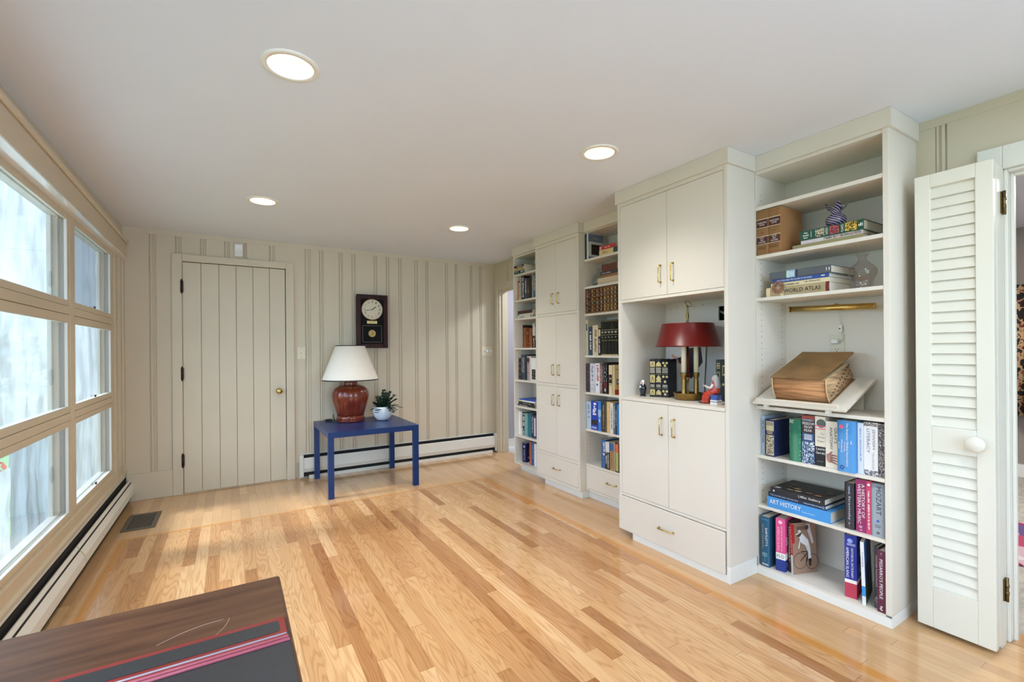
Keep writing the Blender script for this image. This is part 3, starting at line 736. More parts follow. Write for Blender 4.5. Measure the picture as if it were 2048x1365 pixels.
box('bottom_board', X3 + .0005, XR - .010, U3A + .0225, U3B - .0030, .0755, .090, PAINT, u)
d = box('drawer', X3 + .0005, X3 + .018, U3A + .0245, U3B - .0050, .092, .2775, PAINT, u, bevel=.0012)
bail_handle(d, X3, 2.755, 2.655, .190, .190)
holes(u, U3B - .0031, X3, XR, .36, 2.1, -1)

# unit 4: tall white cupboard with a lamp niche
X4 = 2.262; U4A, U4B = 1.500, 2.316; XB4 = 2.712
u = thing('tall_cupboard', (2.5, (U4A + U4B) / 2, 0), 'wide tall cupboard with the open lamp niche between upper and lower doors', 'cupboard')
box('side_panel', X4, XR - .001, U4B - .022, U4B - .0005, .045, 2.243, PAINT, u, bevel=.001)
box('side_panel', X4, XR - .001, U4A + .0005, U4A + .020, .092, 2.243, PAINT, u, bevel=.001)
mb = MB(); by0, by1 = U4A + .0205, U4B - .0225
# back of the niche with a square cut-out in it
mb.box(XB4, XB4 + .01, by0, by1, .9385, 1.440, PAINT); mb.box(XB4, XB4 + .01, by0, by1, 1.532, 1.587, PAINT); mb.box(XB4, XB4 + .01, 1.868, by1, 1.440, 1.532, PAINT); mb.box(XB4, XB4 + .01, by0, 1.775, 1.440, 1.532, PAINT)
for y, z in ((2.25, 1.545), (2.19, 1.55), (2.05, 1.548), (1.98, 1.552), (1.93, 1.555), (2.0, 1.10), (1.82, 1.11)): mb.box(XB4 - .0005, XB4, y - .0025, y + .0025, z - .0025, z + .0025, DARK)
mb.build('back_panel', u)
box('cutout', XB4 + .06, XB4 + .07, 1.74, 1.90, 1.41, 1.56, DARK, u)
MB().tube([(XB4 + .03, 1.90, 1.515), (XB4 + .03, 1.74, 1.43)], .008, mat('grey_pipe', (170, 172, 172), .5), 10).build('pipe', u)
box('upper_box', X4 + .0195, XR - .002, by0, by1, 1.5885, 2.2425, DARK, u); box('lower_box', X4 + .0195, XR - .002, by0, by1, .092, .9175, DARK, u); box('niche_ceiling', X4 + .0195, XB4 + .01, by0, by1, 1.5805, 1.5883, PAINT, u)  # both boxes dark so the seams in front look shaded
MBf = MB()
for y0, y1 in ((U4A + .0207, U4A + .024), (U4B - .026, U4B - .0222)): MBf.box(X4, X4 + .019, y0, y1, .28, 2.243, PAINT)
for z0, z1 in ((2.219, 2.243), (1.570, 1.5875), (.275, .2905)): MBf.box(X4, X4 + .019, U4A + .024, U4B - .026, z0, z1, PAINT)
MBf.build('face_frame', u, bevel=.0008)
box('niche_shelf', X4 - .0, XB4 - .0005, by0, by1, .918, .938, PAINT, u, bevel=.001)
crown(u, X4, XR - .001, U4A + .0005, U4B, deep=2.503)
mb = MB(); mb.box(X4 + .001, XR - .001, U4A + .0005, 2.199, 0, .0425, WHITE); mb.box(X4 + .0005, 2.508, U4A - .001, U4A + .020, .0425, .0915, WHITE); mb.build('plinth', u, bevel=.001)
ym = (U4A + U4B) / 2 - .006
for z0, z1, hz in ((1.5895, 2.2165, 1.719), (.2925, .9155, .782)):
    for a, b, hy in ((ym + .0012, U4B - .0275, ym + .047), (U4A + .0255, ym - .0012, ym - .047)):
        d = box('door', X4, X4 + .018, a, b, z0, z1, PAINT, u, bevel=.0012)
        bail_handle(d, X4, hy, hy, hz - .052, hz + .052)
d = box('drawer', X4 - .007, X4 + .018, U4A + .028, U4B - .0005, .044, .2695, PAINT, u, bevel=.0015)
bail_handle(d, X4 - .007, 1.968, 1.862, .157, .157)

# unit 5: nearest bookcase
X5 = 2.510; U5A, U5B = .883, 1.499
u = thing('bookcase', (2.665, (U5A + U5B) / 2, 0), 'wide open bookcase beside the louvred door with the slanted book rest', 'bookcase')
box('side_panel', X5, XR - .001, U5A, U5A + .023, .054, 2.243, PAINT, u, bevel=.0012)
box('side_panel', X5 + .002, XR - .001, U5B - .004, U5B, .054, 2.243, PAINT, u)
box('back_panel', XR - .009, XR - .001, U5A + .0235, U5B - .0045, .054, 2.243, PAINT, u)
crown(u, X5, XR - .001, U5A, U5B, left=0, out=.006)
mb = MB(); mb.box(X5 + .001, XR - .016, U5A + .001, U5B, 0, .0425, WHITE); mb.box(X5 + .0, XR - .016, U5A - .001, U5A + .001, .0, .0535, WHITE); mb.build('plinth', u, bevel=.001)
Z5 = [2.044, 1.773, 1.538, .938, .664, .388]
for z, t in zip(Z5, (.020, .019, .018, .018, .017, .016)): shelf(u, X5 + .001, XR - .010, U5A + .0235, U5B - .0045, z, t)
box('bottom_board', X5, XR - .010, U5A + .0235, U5B - .0045, .043, .0535, PAINT, u)
box('top_board', X5 + .004, XR - .010, U5A + .0235, U5B - .0045, 2.225, 2.2425, PAINT, u)
holes(u, U5B - .0046, X5, XR, .2, 2.15, -1); holes(u, U5A + .0236, X5, XR, .2, 2.15, 1)

# ================================================================== BOOKS
PAGE = noisy(mat('paper_edges', (226, 220, 204), .85), 60, .05, .3, stretch=(12, .5, .5), bscale=120, dist=.0006)
OLDPAGE = mat('yellowed_paper', (196, 172, 130), .9)
def BC(c, rough=.45): return mat('book_cover', c, rough)
def stand_m(x, yl, z, rz=-90, lean=0):
    """book space (x thickness, y depth, z height; spine at y = 0) -> upright on a shelf, spine towards the room"""
    return Matrix.Translation((x, yl, z)) @ Matrix.Rotation(R(rz), 4, 'Z') @ Matrix.Rotation(R(lean), 4, 'Y')
def lie_m(x, yl, yr, z, rz=0):
    """-> lying flat, spine towards the room, head to the left"""
    A = Matrix(((0, 1, 0, 0), (0, 0, 1, 0), (1, 0, 0, 0), (0, 0, 0, 1)))
    return Matrix.Translation((x, yr, z)) @ Matrix.Rotation(R(rz), 4, 'Z') @ A
BN = [0]
def book(Mx, t, h, d, col, label, group, decor=(), bulge=.0, page=None, cover=None, back=None, soft=False, front=None, rough=.45, name='book'):
    """decor: ('band', u0, u1, v0, v1, colour) patches on the spine (u across, v up, 0..1),
    ('down'|'across', text, u0, u1, v0, v1, colour) lettering, ('marks', u0, u1, v0, v1, colour) unreadable small print.
    cover = the same kinds of patches for the front board (x = t side)."""
    BN[0] += 1; rr = random.Random(BN[0] * 17 + 5)
    th = .0009 if soft else .0024; m = BC(col, rough); mb = MB(); n = 6 if bulge else 1
    def arc(x):
        f = max(-1, min(1, 2 * x / t - 1)); return -bulge * (1 - f * f)
    outer = [(0, d)] + [(t * i / n, arc(t * i / n)) for i in range(n + 1)] + [(t, d)]
    inner = [(t - th, d), (t - th, th + arc(t * .9)), (th, th + arc(t * .1)), (th, d)]
    # the shell as quads so that it stays clean
    o0 = [mb.bm.verts.new(Mx @ Vector((x, y, 0))) for x, y in outer]; o1 = [mb.bm.verts.new(Mx @ Vector((x, y, h))) for x, y in outer]
    for i in range(len(o0) - 1): mb.face([o0[i], o0[i + 1], o1[i + 1], o1[i]], m, bulge > 0 and 0 < i < len(o0) - 2)
    i0 = [mb.bm.verts.new(Mx @ Vector((x, y, 0))) for x, y in inner]; i1 = [mb.bm.verts.new(Mx @ Vector((x, y, h))) for x, y in inner]
    for i in range(3): mb.face([i0[i], i0[i + 1], i1[i + 1], i1[i]], m)
    for a, b in ((o0, i0), (o1, i1)):
        mb.face([a[0], a[1], b[2], b[3]], m); mb.face([a[-1], b[0], b[1], a[-2]], m)
        mb.face([b[2]] + a[1:-1] + [b[1]], m)
    mb.face([o0[0], o1[0], i1[3], i0[3]], m); mb.face([o0[-1], i0[0], i1[0], o1[-1]], m)
    e = .0004
    def P(u, v, k=1): x = u * t; return Mx @ Vector((x, arc(x) - e * k, v * h))
    def F(u, v, k=1): return Mx @ Vector((t + e * k, u * d, v * h))
    def put(items, P, wU, wV):
        for lv, it in enumerate(items):
            k = it[0]; lev = 1 + lv * .5
            if k == 'band':
                _, u0, u1, v0, v1, c = it[:6]; mm = BC(c, .5) if not (len(it) > 6 and it[6] == 'gold') else GOLD
                ns = 4 if (bulge and P is Pf) else 1
                for i in range(ns):
                    a, b = u0 + (u1 - u0) * i / ns, u0 + (u1 - u0) * (i + 1) / ns
                    mb.poly([P(a, v0, lev), P(b, v0, lev), P(b, v1, lev), P(a, v1, lev)], mm)
            elif k == 'down':
                _, tx, u0, u1, v0, v1, c = it
                put_text(mb, tx, GOLD if c == 'gold' else BC(c, .5), lambda a, b: P(u0 + (u1 - u0) * b, v1 - (v1 - v0) * a, lev + 1))
            elif k == 'across':
                _, tx, u0, u1, v0, v1, c = it
                put_text(mb, tx, GOLD if c == 'gold' else BC(c, .5), lambda a, b: P(u0 + (u1 - u0) * a, v0 + (v1 - v0) * b, lev + 1))
            elif k == 'marks':   # small unreadable lettering running down
                _, u0, u1, v0, v1, c = it; mm = GOLD if c == 'gold' else BC(c, .5); v = v1
                while v > v0:
                    s = rr.uniform(.5, 1.1) * (u1 - u0) * wU / wV * .55; s = max(s, .008)
                    if rr.random() > .16:
                        a = u0 + rr.choice((0, 0, .25)) * (u1 - u0); b = u1 - rr.choice((0, 0, .3)) * (u1 - u0)
                        mb.poly([P(a, v - s * .7, lev), P(b, v - s * .7, lev), P(b, v, lev), P(a, v, lev)], mm)
                    v -= s
            elif k == 'rows':    # small unreadable lines running across
                _, u0, u1, v0, v1, nr, c = it; mm = GOLD if c == 'gold' else BC(c, .5)
                for q in range(nr):
                    vv = v1 - (v1 - v0) * (q + .15) / nr; vb = v1 - (v1 - v0) * (q + .75) / nr; uu = u0
                    while uu < u1 - .02:
                        s = rr.uniform(.06, .16)
                        mb.poly([P(uu, vb, lev), P(min(u1, uu + s * .75), vb, lev), P(min(u1, uu + s * .75), vv, lev), P(uu, vv, lev)], mm); uu += s
            elif k == 'disc':
                _, u, v, rad, c = it; mm = GOLD if c == 'gold' else BC(c, .5)
                mb.poly([P(u + rad / wU * math.cos(a * math.pi / 8), v + rad / wV * math.sin(a * math.pi / 8), lev) for a in range(16)], mm)
            elif k == 'ring':
                _, u, v, r0, r1, c = it; mm = GOLD if c == 'gold' else BC(c, .5)
                for a in range(20):
                    q = [(r0, a), (r1, a), (r1, a + 1), (r0, a + 1)]
                    mb.poly([P(u + r_ / wU * math.cos(w_ * math.pi / 10), v + r_ / wV * math.sin(w_ * math.pi / 10), lev) for r_, w_ in q], mm)
            elif k == 'poly':
                _, pts, c = it; mm = GOLD if c == 'gold' else BC(c, .5)
                mb.poly([P(a, b, lev) for a, b in pts], mm)
            elif k == 'speck':   # mottled pattern of small patches
                _, u0, u1, v0, v1, cnt, cols = it
                for _q in range(cnt):
                    a, b = rr.uniform(u0, u1), rr.uniform(v0, v1); su, sv = .0028 / wU * rr.uniform(.5, 1.4), .0028 / wV * rr.uniform(.5, 1.4)
                    kk = 5; w0 = rr.uniform(0, 6); mb.poly([P(min(u1, max(u0, a + su * math.cos(w0 + 6.283 * j / kk))), min(v1, max(v0, b + sv * math.sin(w0 + 6.283 * j / kk))), lev + .02 * (_q % 9)) for j in range(kk)], BC(rr.choice(cols), .5))
    Pf = P; mb.recalc = False
    put(decor, P, t, h)
    if cover: put(cover, F, d, h)
    loc = Mx @ Vector((t / 2, d / 2, 0)); 
    o = mb.build(name, origin=loc)
    tag(o, label, 'book', group)
    pg = MB(); ins = .0006 if soft else .0035
    pg.box(th + .0001, t - th - .0001, th + .001, d - ins, ins * .9, h - ins, page or PAGE, Mx); pg.build('pages', o)
    return o
GOLD = mat('gilt', (190, 166, 112), .4, .7)
W_ = (240, 238, 232); K_ = (22, 22, 26); CR = (232, 222, 196)

# ---------- nearest bookcase, second shelf from the top
G = 'books on the second shelf of the nearest bookcase'
def law(x, yl, t, h, lab, num):
    LB = (76, 30, 26)
    dec = [('band', .04, .96, .800, .803, K_), ('band', .0, 1, .948, .952, (120, 80, 50)), ('band', .04, .96, .61, .79, LB), ('band', .0, 1, .79, .805, (214, 196, 160)), ('band', 0, 1, .60, .612, (214, 196, 160)),
           ('across', 'PROSECUTION', .14, .86, .70, .735, W_), ('across', 'NOTES', .30, .70, .655, .685, W_), ('across', num, .40, .60, .48, .51, K_),
           ('band', .04, .96, .24, .40, LB), ('band', 0, 1, .40, .413, (214, 196, 160)), ('band', 0, 1, .228, .24, (214, 196, 160)),
           ('across', 'ACTS', .32, .68, .355, .385, W_), ('across', 'AND', .38, .62, .31, .34, W_), ('across', 'STATUTES', .2, .8, .262, .295, W_), ('rows', .15, .85, .12, .18, 2, (110, 70, 44)), ('band', 0, 1, .05, .055, (110, 72, 46))]
    return book(stand_m(x, yl, 1.7734), t, h, .215, (166, 120, 76), lab, G, dec, .002)
law(2.514, 1.492, .066, .246, 'thick tan law volume with maroon labels, against the left side of its shelf', '175')
law(2.514, 1.425, .066, .246, 'thick tan law volume with maroon labels, beside the stack under the ruffled vase', '176')
book(lie_m(2.56, 1.325, .998, 1.7732), .027, .325, .23, (158, 146, 104), 'flat olive-tan book at the bottom of the stack under the ruffled vase', G, [('band', .0, .2, 0, 1, (120, 108, 72))])
book(lie_m(2.565, 1.285, 1.004, 1.8006), .018, .279, .24, (228, 220, 214), 'thin white floral book in the middle of the stack below the green book', G,
     [('speck', .15, .9, .02, .62, 240, [(120, 140, 150), (196, 110, 100), (90, 110, 80), (220, 190, 170), (150, 170, 190)]), ('band', .2, .8, .72, .98, (224, 206, 214))])
gb = (24, 78, 56)
book(lie_m(2.56, 1.285, .999, 1.8190), .049, .285, .235, gb, 'thick dark green garden plants book with flower pictures, below the ruffled vase', G,
     [('marks', .15, .30, .88, .95, W_), ('marks', .4, .55, .86, .95, W_), ('marks', .65, .8, .88, .94, W_), ('across', 'AMERICAN', .2, .8, .80, .82, W_),
      ('band', .10, .92, .59, .74, (60, 66, 44)), ('speck', .10, .92, .59, .74, 150, [(226, 214, 186), (180, 160, 120), (70, 90, 50), (240, 232, 214)]),
      ('across', 'GARDEN', .15, .85, .535, .575, W_), ('band', .08, .95, .36, .51, (96, 40, 44)), ('speck', .08, .95, .36, .51, 160, [(176, 60, 70), (208, 110, 110), (60, 70, 50), (150, 40, 60)]),
      ('across', 'PLANTS', .15, .85, .29, .33, W_), ('band', .08, .95, .09, .27, (60, 60, 30)), ('speck', .08, .95, .09, .27, 170, [(244, 204, 60), (250, 220, 90), (220, 170, 40), (70, 60, 30)]), ('marks', .35, .65, .02, .07, W_)])

# ---------- third shelf: the atlas stack
G = 'books on the third shelf of the nearest bookcase'
book(lie_m(2.535, 1.450, 1.135, 1.5384), .050, .315, .25, (226, 206, 164), 'cream world atlas lying at the bottom of its stack', G,
     [('band', 0, 1, 0, .055, (112, 34, 34)), ('band', .0, 1, .93, 1.0, (226, 206, 164)), ('ring', .95, .80, .010, .014, (150, 80, 60)), ('ring', .95, .80, .018, .023, (96, 50, 44)), ('ring', .95, .80, .027, .034, (150, 90, 70)),
      ('band', 0, .25, .70, .76, (226, 206, 164)), ('down', 'WORLD ATLAS', .28, .70, .12, .70, K_)], .004)
book(lie_m(2.545, 1.431, 1.140, 1.5890), .0225, .291, .24, (228, 212, 172), 'cream paperback lying directly on the world atlas', G, [('marks', .25, .55, .50, .94, K_), ('marks', .4, .7, .14, .4, (120, 100, 70))], soft=True)
book(lie_m(2.540, 1.418, 1.139, 1.6120), .0195, .279, .24, (36, 74, 150), 'blue paperback lying third from the bottom in the atlas stack', G, [('down', 'VAN GOGH AND THE COLORS OF THE NIGHT', .28, .72, .28, .92, W_), ('marks', .3, .7, .08, .14, W_)], soft=True)
book(lie_m(2.535, 1.433, 1.128, 1.6320), .0385, .305, .25, (116, 124, 136), 'thick grey book on top of the atlas stack', G, [('band', .0, 1, .56, .68, (150, 190, 226)), ('band', .0, 1, .66, .70, (186, 220, 208)), ('band', 0, 1, .52, .545, (40, 46, 66)), ('rows', .2, .8, .57, .65, 3, W_), ('marks', .3, .7, .03, .07, W_)], .002)

# ---------- shelf below the book rest
G = 'books standing below the slanted book rest'
def S(yl, yr, h, col, lab, dec=(), x=2.53, z=.664, d=.18, **k):
    return book(stand_m(x, yl, z + .0002), yl - yr, h, d, col, lab, G, dec, **k)
S(1.492, 1.474, .214, (170, 186, 204), 'thin pale blue book pressed against the left side below the book rest', [('marks', .3, .7, .3, .9, (60, 80, 120))], x=2.548)
S(1.458, 1.410, .200, (34, 46, 88), 'navy book with gold patterned spine, with a gap to its right', [('band', .06, .94, .70, .96, (196, 180, 140)), ('rows', .12, .88, .84, .94, 3, (34, 46, 88)), ('rows', .2, .8, .60, .69, 2, (210, 190, 140)), ('band', .06, .94, .03, .58, (186, 168, 128)), ('speck', .08, .92, .04, .57, 300, [(60, 60, 84), (214, 200, 160), (110, 100, 90)])], d=.20, bulge=.003)
S(1.331, 1.272, .221, (52, 122, 92), 'worn green cloth book with scuffed blank spine', [('speck', .04, .5, .90, .99, 30, [(190, 200, 180), (150, 170, 150)]), ('speck', .02, .10, .2, .95, 26, [(160, 180, 160)]), ('speck', .9, .98, .02, .9, 16, [(40, 90, 70), (160, 180, 160)])], bulge=.010, d=.17)
S(1.268, 1.206, .246, (58, 40, 40), 'history book with crowd picture and pale title, right of the green book', [('band', 0, 1, .93, 1, (150, 60, 44)), ('across', 'KENNEDY', .06, .94, .885, .925, (200, 214, 236)), ('across', 'FREEDOM', .05, .95, .805, .86, W_), ('across', 'FROM', .2, .8, .735, .785, W_), ('across', 'FEAR', .2, .8, .665, .715, W_), ('band', .06, .94, .47, .63, (40, 84, 140)), ('rows', .2, .8, .49, .61, 4, W_), ('band', 0, 1, 0, .46, (54, 74, 104)), ('speck', 0, 1, 0, .46, 420, [(200, 216, 230), (130, 160, 190), (40, 50, 70), (240, 244, 248), (80, 110, 150)])])
S(1.2045, 1.157, .248, (224, 216, 196), 'thick paperback with black lower half, left of the anatomy book', [('band', 0, 1, 0, .39, K_), ('disc', .6, .86, .022, (84, 96, 92)), ('band', 0, 1, .795, .815, (226, 90, 120)), ('band', .0, 1, .74, .755, (226, 90, 120)), ('across', 'The', .55, .9, .63, .67, (150, 140, 130)), ('across', 'Coming', .25, .92, .56, .60, (130, 120, 112)), ('across', 'Plague', .25, .92, .475, .52, (130, 120, 112)), ('across', 'Laurie', .12, .95, .32, .37, W_), ('across', 'Garrett', .10, .97, .24, .29, W_), ('rows', .2, .8, .08, .10, 1, (140, 140, 140))], soft=True)
S(1.1560, 1.0935, .229, (226, 218, 200), "cream anatomy book with a skeletal hand drawn on its spine", [('down', "GRAY'S", .62, .82, .54, .88, K_), ('down', 'ANATOMY', .30, .50, .40, .88, K_)] +
  [('poly', [(.05, .22), (.08, .30), (.42, .26), (.50, .16), (.30, .10), (.10, .14)], (170, 130, 116))] +
  [('poly', [(.36, .30 - .045 * i), (.95 - .04 * abs(i - 1), .28 - .06 * i), (.95 - .04 * abs(i - 1), .265 - .06 * i), (.34, .26 - .045 * i)], (140, 96, 86)) for i in range(4)] + [('poly', [(.08, .26), (.42, .36), (.52, .35), (.30, .27)], (150, 104, 92))], d=.19)
S(1.092, 1.0205, .245, (76, 142, 198), 'thick bright blue family medical guide', [('disc', .26, .88, .010, (216, 96, 120)), ('down', 'The American Medical Association', .56, .68, .12, .96, W_), ('down', 'Family', .40, .50, .40, .58, W_), ('down', 'Medical', .24, .34, .38, .62, W_), ('down', 'Guide', .07, .16, .44, .58, W_), ('across', 'A', .80, .88, .55, .63, W_), ('ring', .3, .09, .006, .010, (40, 70, 140))], x=2.503, bulge=.005)
S(1.0185, .9945, .239, (222, 226, 232), 'slim white book between the blue medical guide and a wider white one', [('marks', .35, .65, .25, .9, (150, 160, 190))])
S(.9935, .9385, .246, (234, 232, 230), 'white book with grey patterned ends beside the mottled book', [('speck', 0, 1, .0, .10, 90, [(120, 110, 120), (170, 160, 170), (80, 76, 90)]), ('speck', 0, 1, .93, 1, 70, [(120, 104, 96), (170, 160, 150), (80, 70, 66)]), ('down', 'JEWISH', .58, .82, .50, .88, (130, 134, 150)), ('down', 'LITERACY', .22, .44, .42, .88, (120, 124, 140)), ('down', 'TELUSHKIN', .62, .74, .12, .44, (150, 154, 166))])
S(.9375, .9105, .245, (110, 104, 104), 'grey mottled book against the right side below the book rest', [('speck', 0, 1, 0, 1, 420, [(60, 56, 58), (190, 186, 182), (140, 134, 132), (40, 38, 42)])])

# ---------- shelf with the art history stack
G = 'books on the shelf with the art history stack'
book(lie_m(2.518, 1.446, 1.131, .3884, 0), .0575, .315, .235, (66, 146, 212), 'large bright blue art history book at the bottom of its stack', G, [('down', 'ART HISTORY', .38, .80, .44, .955, W_), ('down', 'Marilyn Stokstad', .30, .44, .23, .42, (220, 236, 250)), ('marks', .3, .6, .04, .08, W_)], page=mat('edge_pages', (214, 206, 190), .8))
book(lie_m(2.524, 1.443, 1.157, .4462, 0), .0225, .286, .235, (30, 40, 66), 'thin navy art book in the middle of the stack under the gallery book', G, [('down', 'THE LOUVRE AND THE MASTERS', .34, .66, .45, .96, (196, 206, 224)), ('marks', .35, .65, .06, .36, (170, 184, 206)), ('band', .2, .8, .01, .05, (120, 130, 150))])
book(lie_m(2.520, 1.425, 1.158, .4690, 1.5), .0315, .267, .240, (30, 28, 32), 'dark gallery book with picture patches on its cover, top of the stack', G, [('down', 'Uffizi Gallery', .28, .72, .07, .46, W_), ('disc', .5, .93, .005, (200, 200, 206))],
     cover=[('band', .06, .16, .85, .95, (190, 190, 190)), ('band', .28, .78, .10, .62, (52, 50, 54))] + [('band', a, a + .09, b, b + .11, c) for a, b, c in ((.1, .62, (150, 130, 96)), (.12, .48, (196, 176, 136)), (.16, .30, (120, 96, 70)), (.12, .12, (150, 110, 80)), (.30, .08, (90, 76, 66)), (.5, .06, (120, 104, 84)), (.66, .1, (84, 74, 70)), (.3, .70, (96, 80, 62)), (.55, .74, (110, 92, 70)), (.26, .55, (176, 150, 100)))])
def S(yl, yr, h, col, lab, dec=(), x=2.53, z=.388, d=.18, **k): return book(stand_m(x, yl, z + .0002, k.pop('rz', -90)), yl - yr, h, d, col, lab, G, dec, **k)
S(1.0745, 1.0335, .221, (34, 32, 40), 'black biography beside the magenta music history, next to the gallery stack', [('down', 'Stravinsky', .40, .66, .20, .72, (200, 206, 220)), ('marks', .42, .60, .76, .94, (150, 160, 190)), ('marks', .45, .6, .06, .16, (150, 160, 180))], bulge=.005, d=.16)
S(1.0275, .9850, .247, (150, 44, 98), 'magenta history of western music with white title', [('down', 'A HISTORY OF', .56, .84, .28, .92, W_), ('down', 'WESTERN MUSIC', .18, .48, .16, .92, W_), ('marks', .3, .6, .03, .12, (220, 180, 200))])
S(.9845, .9665, .248, (206, 70, 104), 'thin pink-red book between the magenta and the grey composer book', [('marks', .3, .7, .1, .82, W_), ('disc', .5, .93, .006, W_)])
S(.9655, .9130, .244, (150, 158, 166), 'wide grey composer biography on the right end of its shelf', [('down', 'MOZART', .38, .74, .42, .95, (64, 72, 84)), ('disc', .5, .30, .006, (70, 100, 190)), ('rows', .3, .7, .17, .24, 2, (110, 118, 128)), ('band', .42, .48, .06, .10, K_), ('band', .54, .60, .06, .10, K_)], bulge=.003)

# ---------- bottom shelf
G = 'books on the bottom shelf of the nearest bookcase'
def S(yl, yr, h, col, lab, dec=(), x=2.53, z=.0537, d=.18, rz=-90, lean=0, **k): return book(stand_m(x, yl, z, rz, lean), yl - yr, h, d, col, lab, G, dec, **k)
S(1.482, 1.433, .275, (30, 84, 112), 'dark teal quotations book standing at the left end of the bottom shelf', [('band', .08, .92, .94, .945, (140, 180, 190)), ('down', "BARTLETT'S", .60, .82, .42, .78, W_), ('down', 'Familiar Quotations', .22, .46, .36, .84, (170, 150, 110)), ('rows', .25, .8, .2, .28, 3, (140, 180, 190)), ('rows', .2, .9, .03, .07, 2, W_), ('down', ' SIXTEENTH', .5, .58, .1, .3, (140, 180, 190))], bulge=.004, x=2.512, rz=-88)
S(1.404, 1.358, .283, (222, 84, 140), 'pink slang dictionary volume with white and blue base, near the left end', [('band', 0, 1, .22, .345, W_), ('band', 0, 1, 0, .22, (36, 58, 136)), ('down', 'AMERICAN SLANG', .16, .42, .38, .84, (250, 190, 214)), ('down', 'HISTORICAL DICTIONARY OF', .56, .72, .38, .86, (250, 200, 220)), ('disc', .5, .93, .010, (248, 190, 212)), ('across', 'H-O', .12, .88, .25, .32, (90, 70, 90))],
  cover=[('band', 0, 1, .22, .345, W_), ('band', 0, 1, 0, .22, (36, 58, 136)), ('across', 'SLANG', .05, .9, .5, .64, W_), ('rows', .1, .6, .06, .16, 2, (150, 160, 200))], x=2.525, rz=-80)
S(1.356, 1.347, .268, (70, 34, 36), 'thin dark dictionary leaning behind the cyclist book', [('down', 'DICTIONARY', .2, .8, .2, .9, W_)], x=2.56, rz=-82, d=.16)
BR = (160, 128, 104)
cyc = [('poly', [(.0, .62), (.10, .62), (.10, 1), (0, 1)], (180, 36, 34)), ('ring', .30, .26, .040, .0425, K_), ('ring', .80, .22, .038, .0405, K_),
       ('poly', [(.30, .26), (.62, .42), (.63, .40), (.31, .245)], K_), ('poly', [(.34, .45), (.62, .43), (.62, .415), (.34, .435)], K_), ('poly', [(.62, .43), (.80, .22), (.78, .215), (.60, .42)], K_), ('poly', [(.62, .42), (.60, .24), (.57, .24), (.60, .42)], K_),
       ('poly', [(.26, .76), (.42, .80), (.66, .66), (.72, .52), (.60, .46), (.52, .56), (.36, .62)], W_), ('poly', [(.52, .56), (.72, .54), (.76, .30), (.64, .28), (.62, .44)], (228, 226, 224)), ('poly', [(.64, .28), (.75, .29), (.74, .14), (.66, .14)], (40, 34, 34)),
       ('poly', [(.30, .68), (.36, .70), (.26, .50), (.22, .52)], (230, 228, 224)), ('disc', .26, .80, .016, (96, 72, 58)), ('poly', [(.14, .80), (.36, .86), (.36, .83), (.16, .78)], (240, 236, 226)), ('poly', [(.20, .84), (.32, .90), (.34, .85)], (240, 236, 226)),
       ('poly', [(.55, .98), (.72, .99), (.88, .60), (.80, .58)], (214, 206, 200)), ('disc', .60, .92, .013, (90, 64, 52)), ('band', .18, .55, .88, .94, (120, 92, 76))]
S(1.336, 1.322, .262, (176, 38, 34), 'art book with a cyclist on its cover, tilted towards the room', [('band', 0, 1, 0, .38, (210, 206, 196)), ('down', "L'Art de Catalunya", .25, .75, .42, .95, W_)], x=2.550, rz=-109, d=.150, lean=-2.5, soft=True, cover=[('band', 0, 1, 0, 1, BR)] + cyc)
BL = (34, 52, 150)
S(1.079, 1.031, .301, BL, 'thick blue slang dictionary with red base, left end of the right-hand group', [('band', 0, 1, .235, .29, W_), ('band', 0, 1, 0, .235, (190, 60, 84)), ('down', 'HISTORICAL DICTIONARY', .54, .72, .32, .80, W_), ('down', 'AMERICAN SLANG', .12, .36, .32, .80, W_), ('disc', .45, .91, .011, (150, 170, 230)), ('rows', .2, .9, .83, .87, 2, (200, 210, 240))],
  cover=[('band', 0, 1, .235, .29, W_), ('band', 0, 1, 0, .235, (150, 30, 44)), ('across', 'HISTORICAL', .25, .95, .74, .82, W_), ('across', 'DICTIONARY', .25, .95, .64, .72, W_), ('across', 'SLANG', .2, .95, .38, .50, W_), ('rows', .2, .8, .08, .18, 3, (200, 120, 120))], x=2.536, rz=-78)
S(1.000, .986, .292, (226, 228, 230), 'slim white and blue paperback leaning beside the blue slang dictionary', [('band', 0, 1, .14, .30, (60, 140, 206)), ('down', 'TURNER', .3, .7, .6, .85, (150, 150, 156))], cover=[('band', 0, 1, .62, 1, (70, 120, 190)), ('band', 0, 1, .30, .62, (36, 62, 120)), ('band', 0, 1, 0, .3, (70, 90, 64)), ('speck', 0, 1, 0, .4, 120, [(120, 130, 80), (60, 80, 60), (160, 150, 110)])], x=2.520, rz=-76, lean=-1.5, soft=True, d=.19)
S(.9600, .9420, .283, (56, 58, 64), 'dark grey book beside the maroon book on the bottom shelf', [('down', 'MASTER PAINTINGS', .35, .62, .35, .86, (210, 210, 216)), ('speck', .1, .9, .02, .2, 40, [(150, 150, 160), (100, 100, 110)])], x=2.54)
S(.9400, .9080, .280, (94, 38, 62), 'maroon painter book with white title at the right end of the bottom shelf', [('down', "PISSARRO'S PEOPLE", .30, .68, .22, .86, W_), ('marks', .3, .65, .04, .12, W_), ('band', .45, .55, .93, .97, (180, 140, 160))], x=2.516)

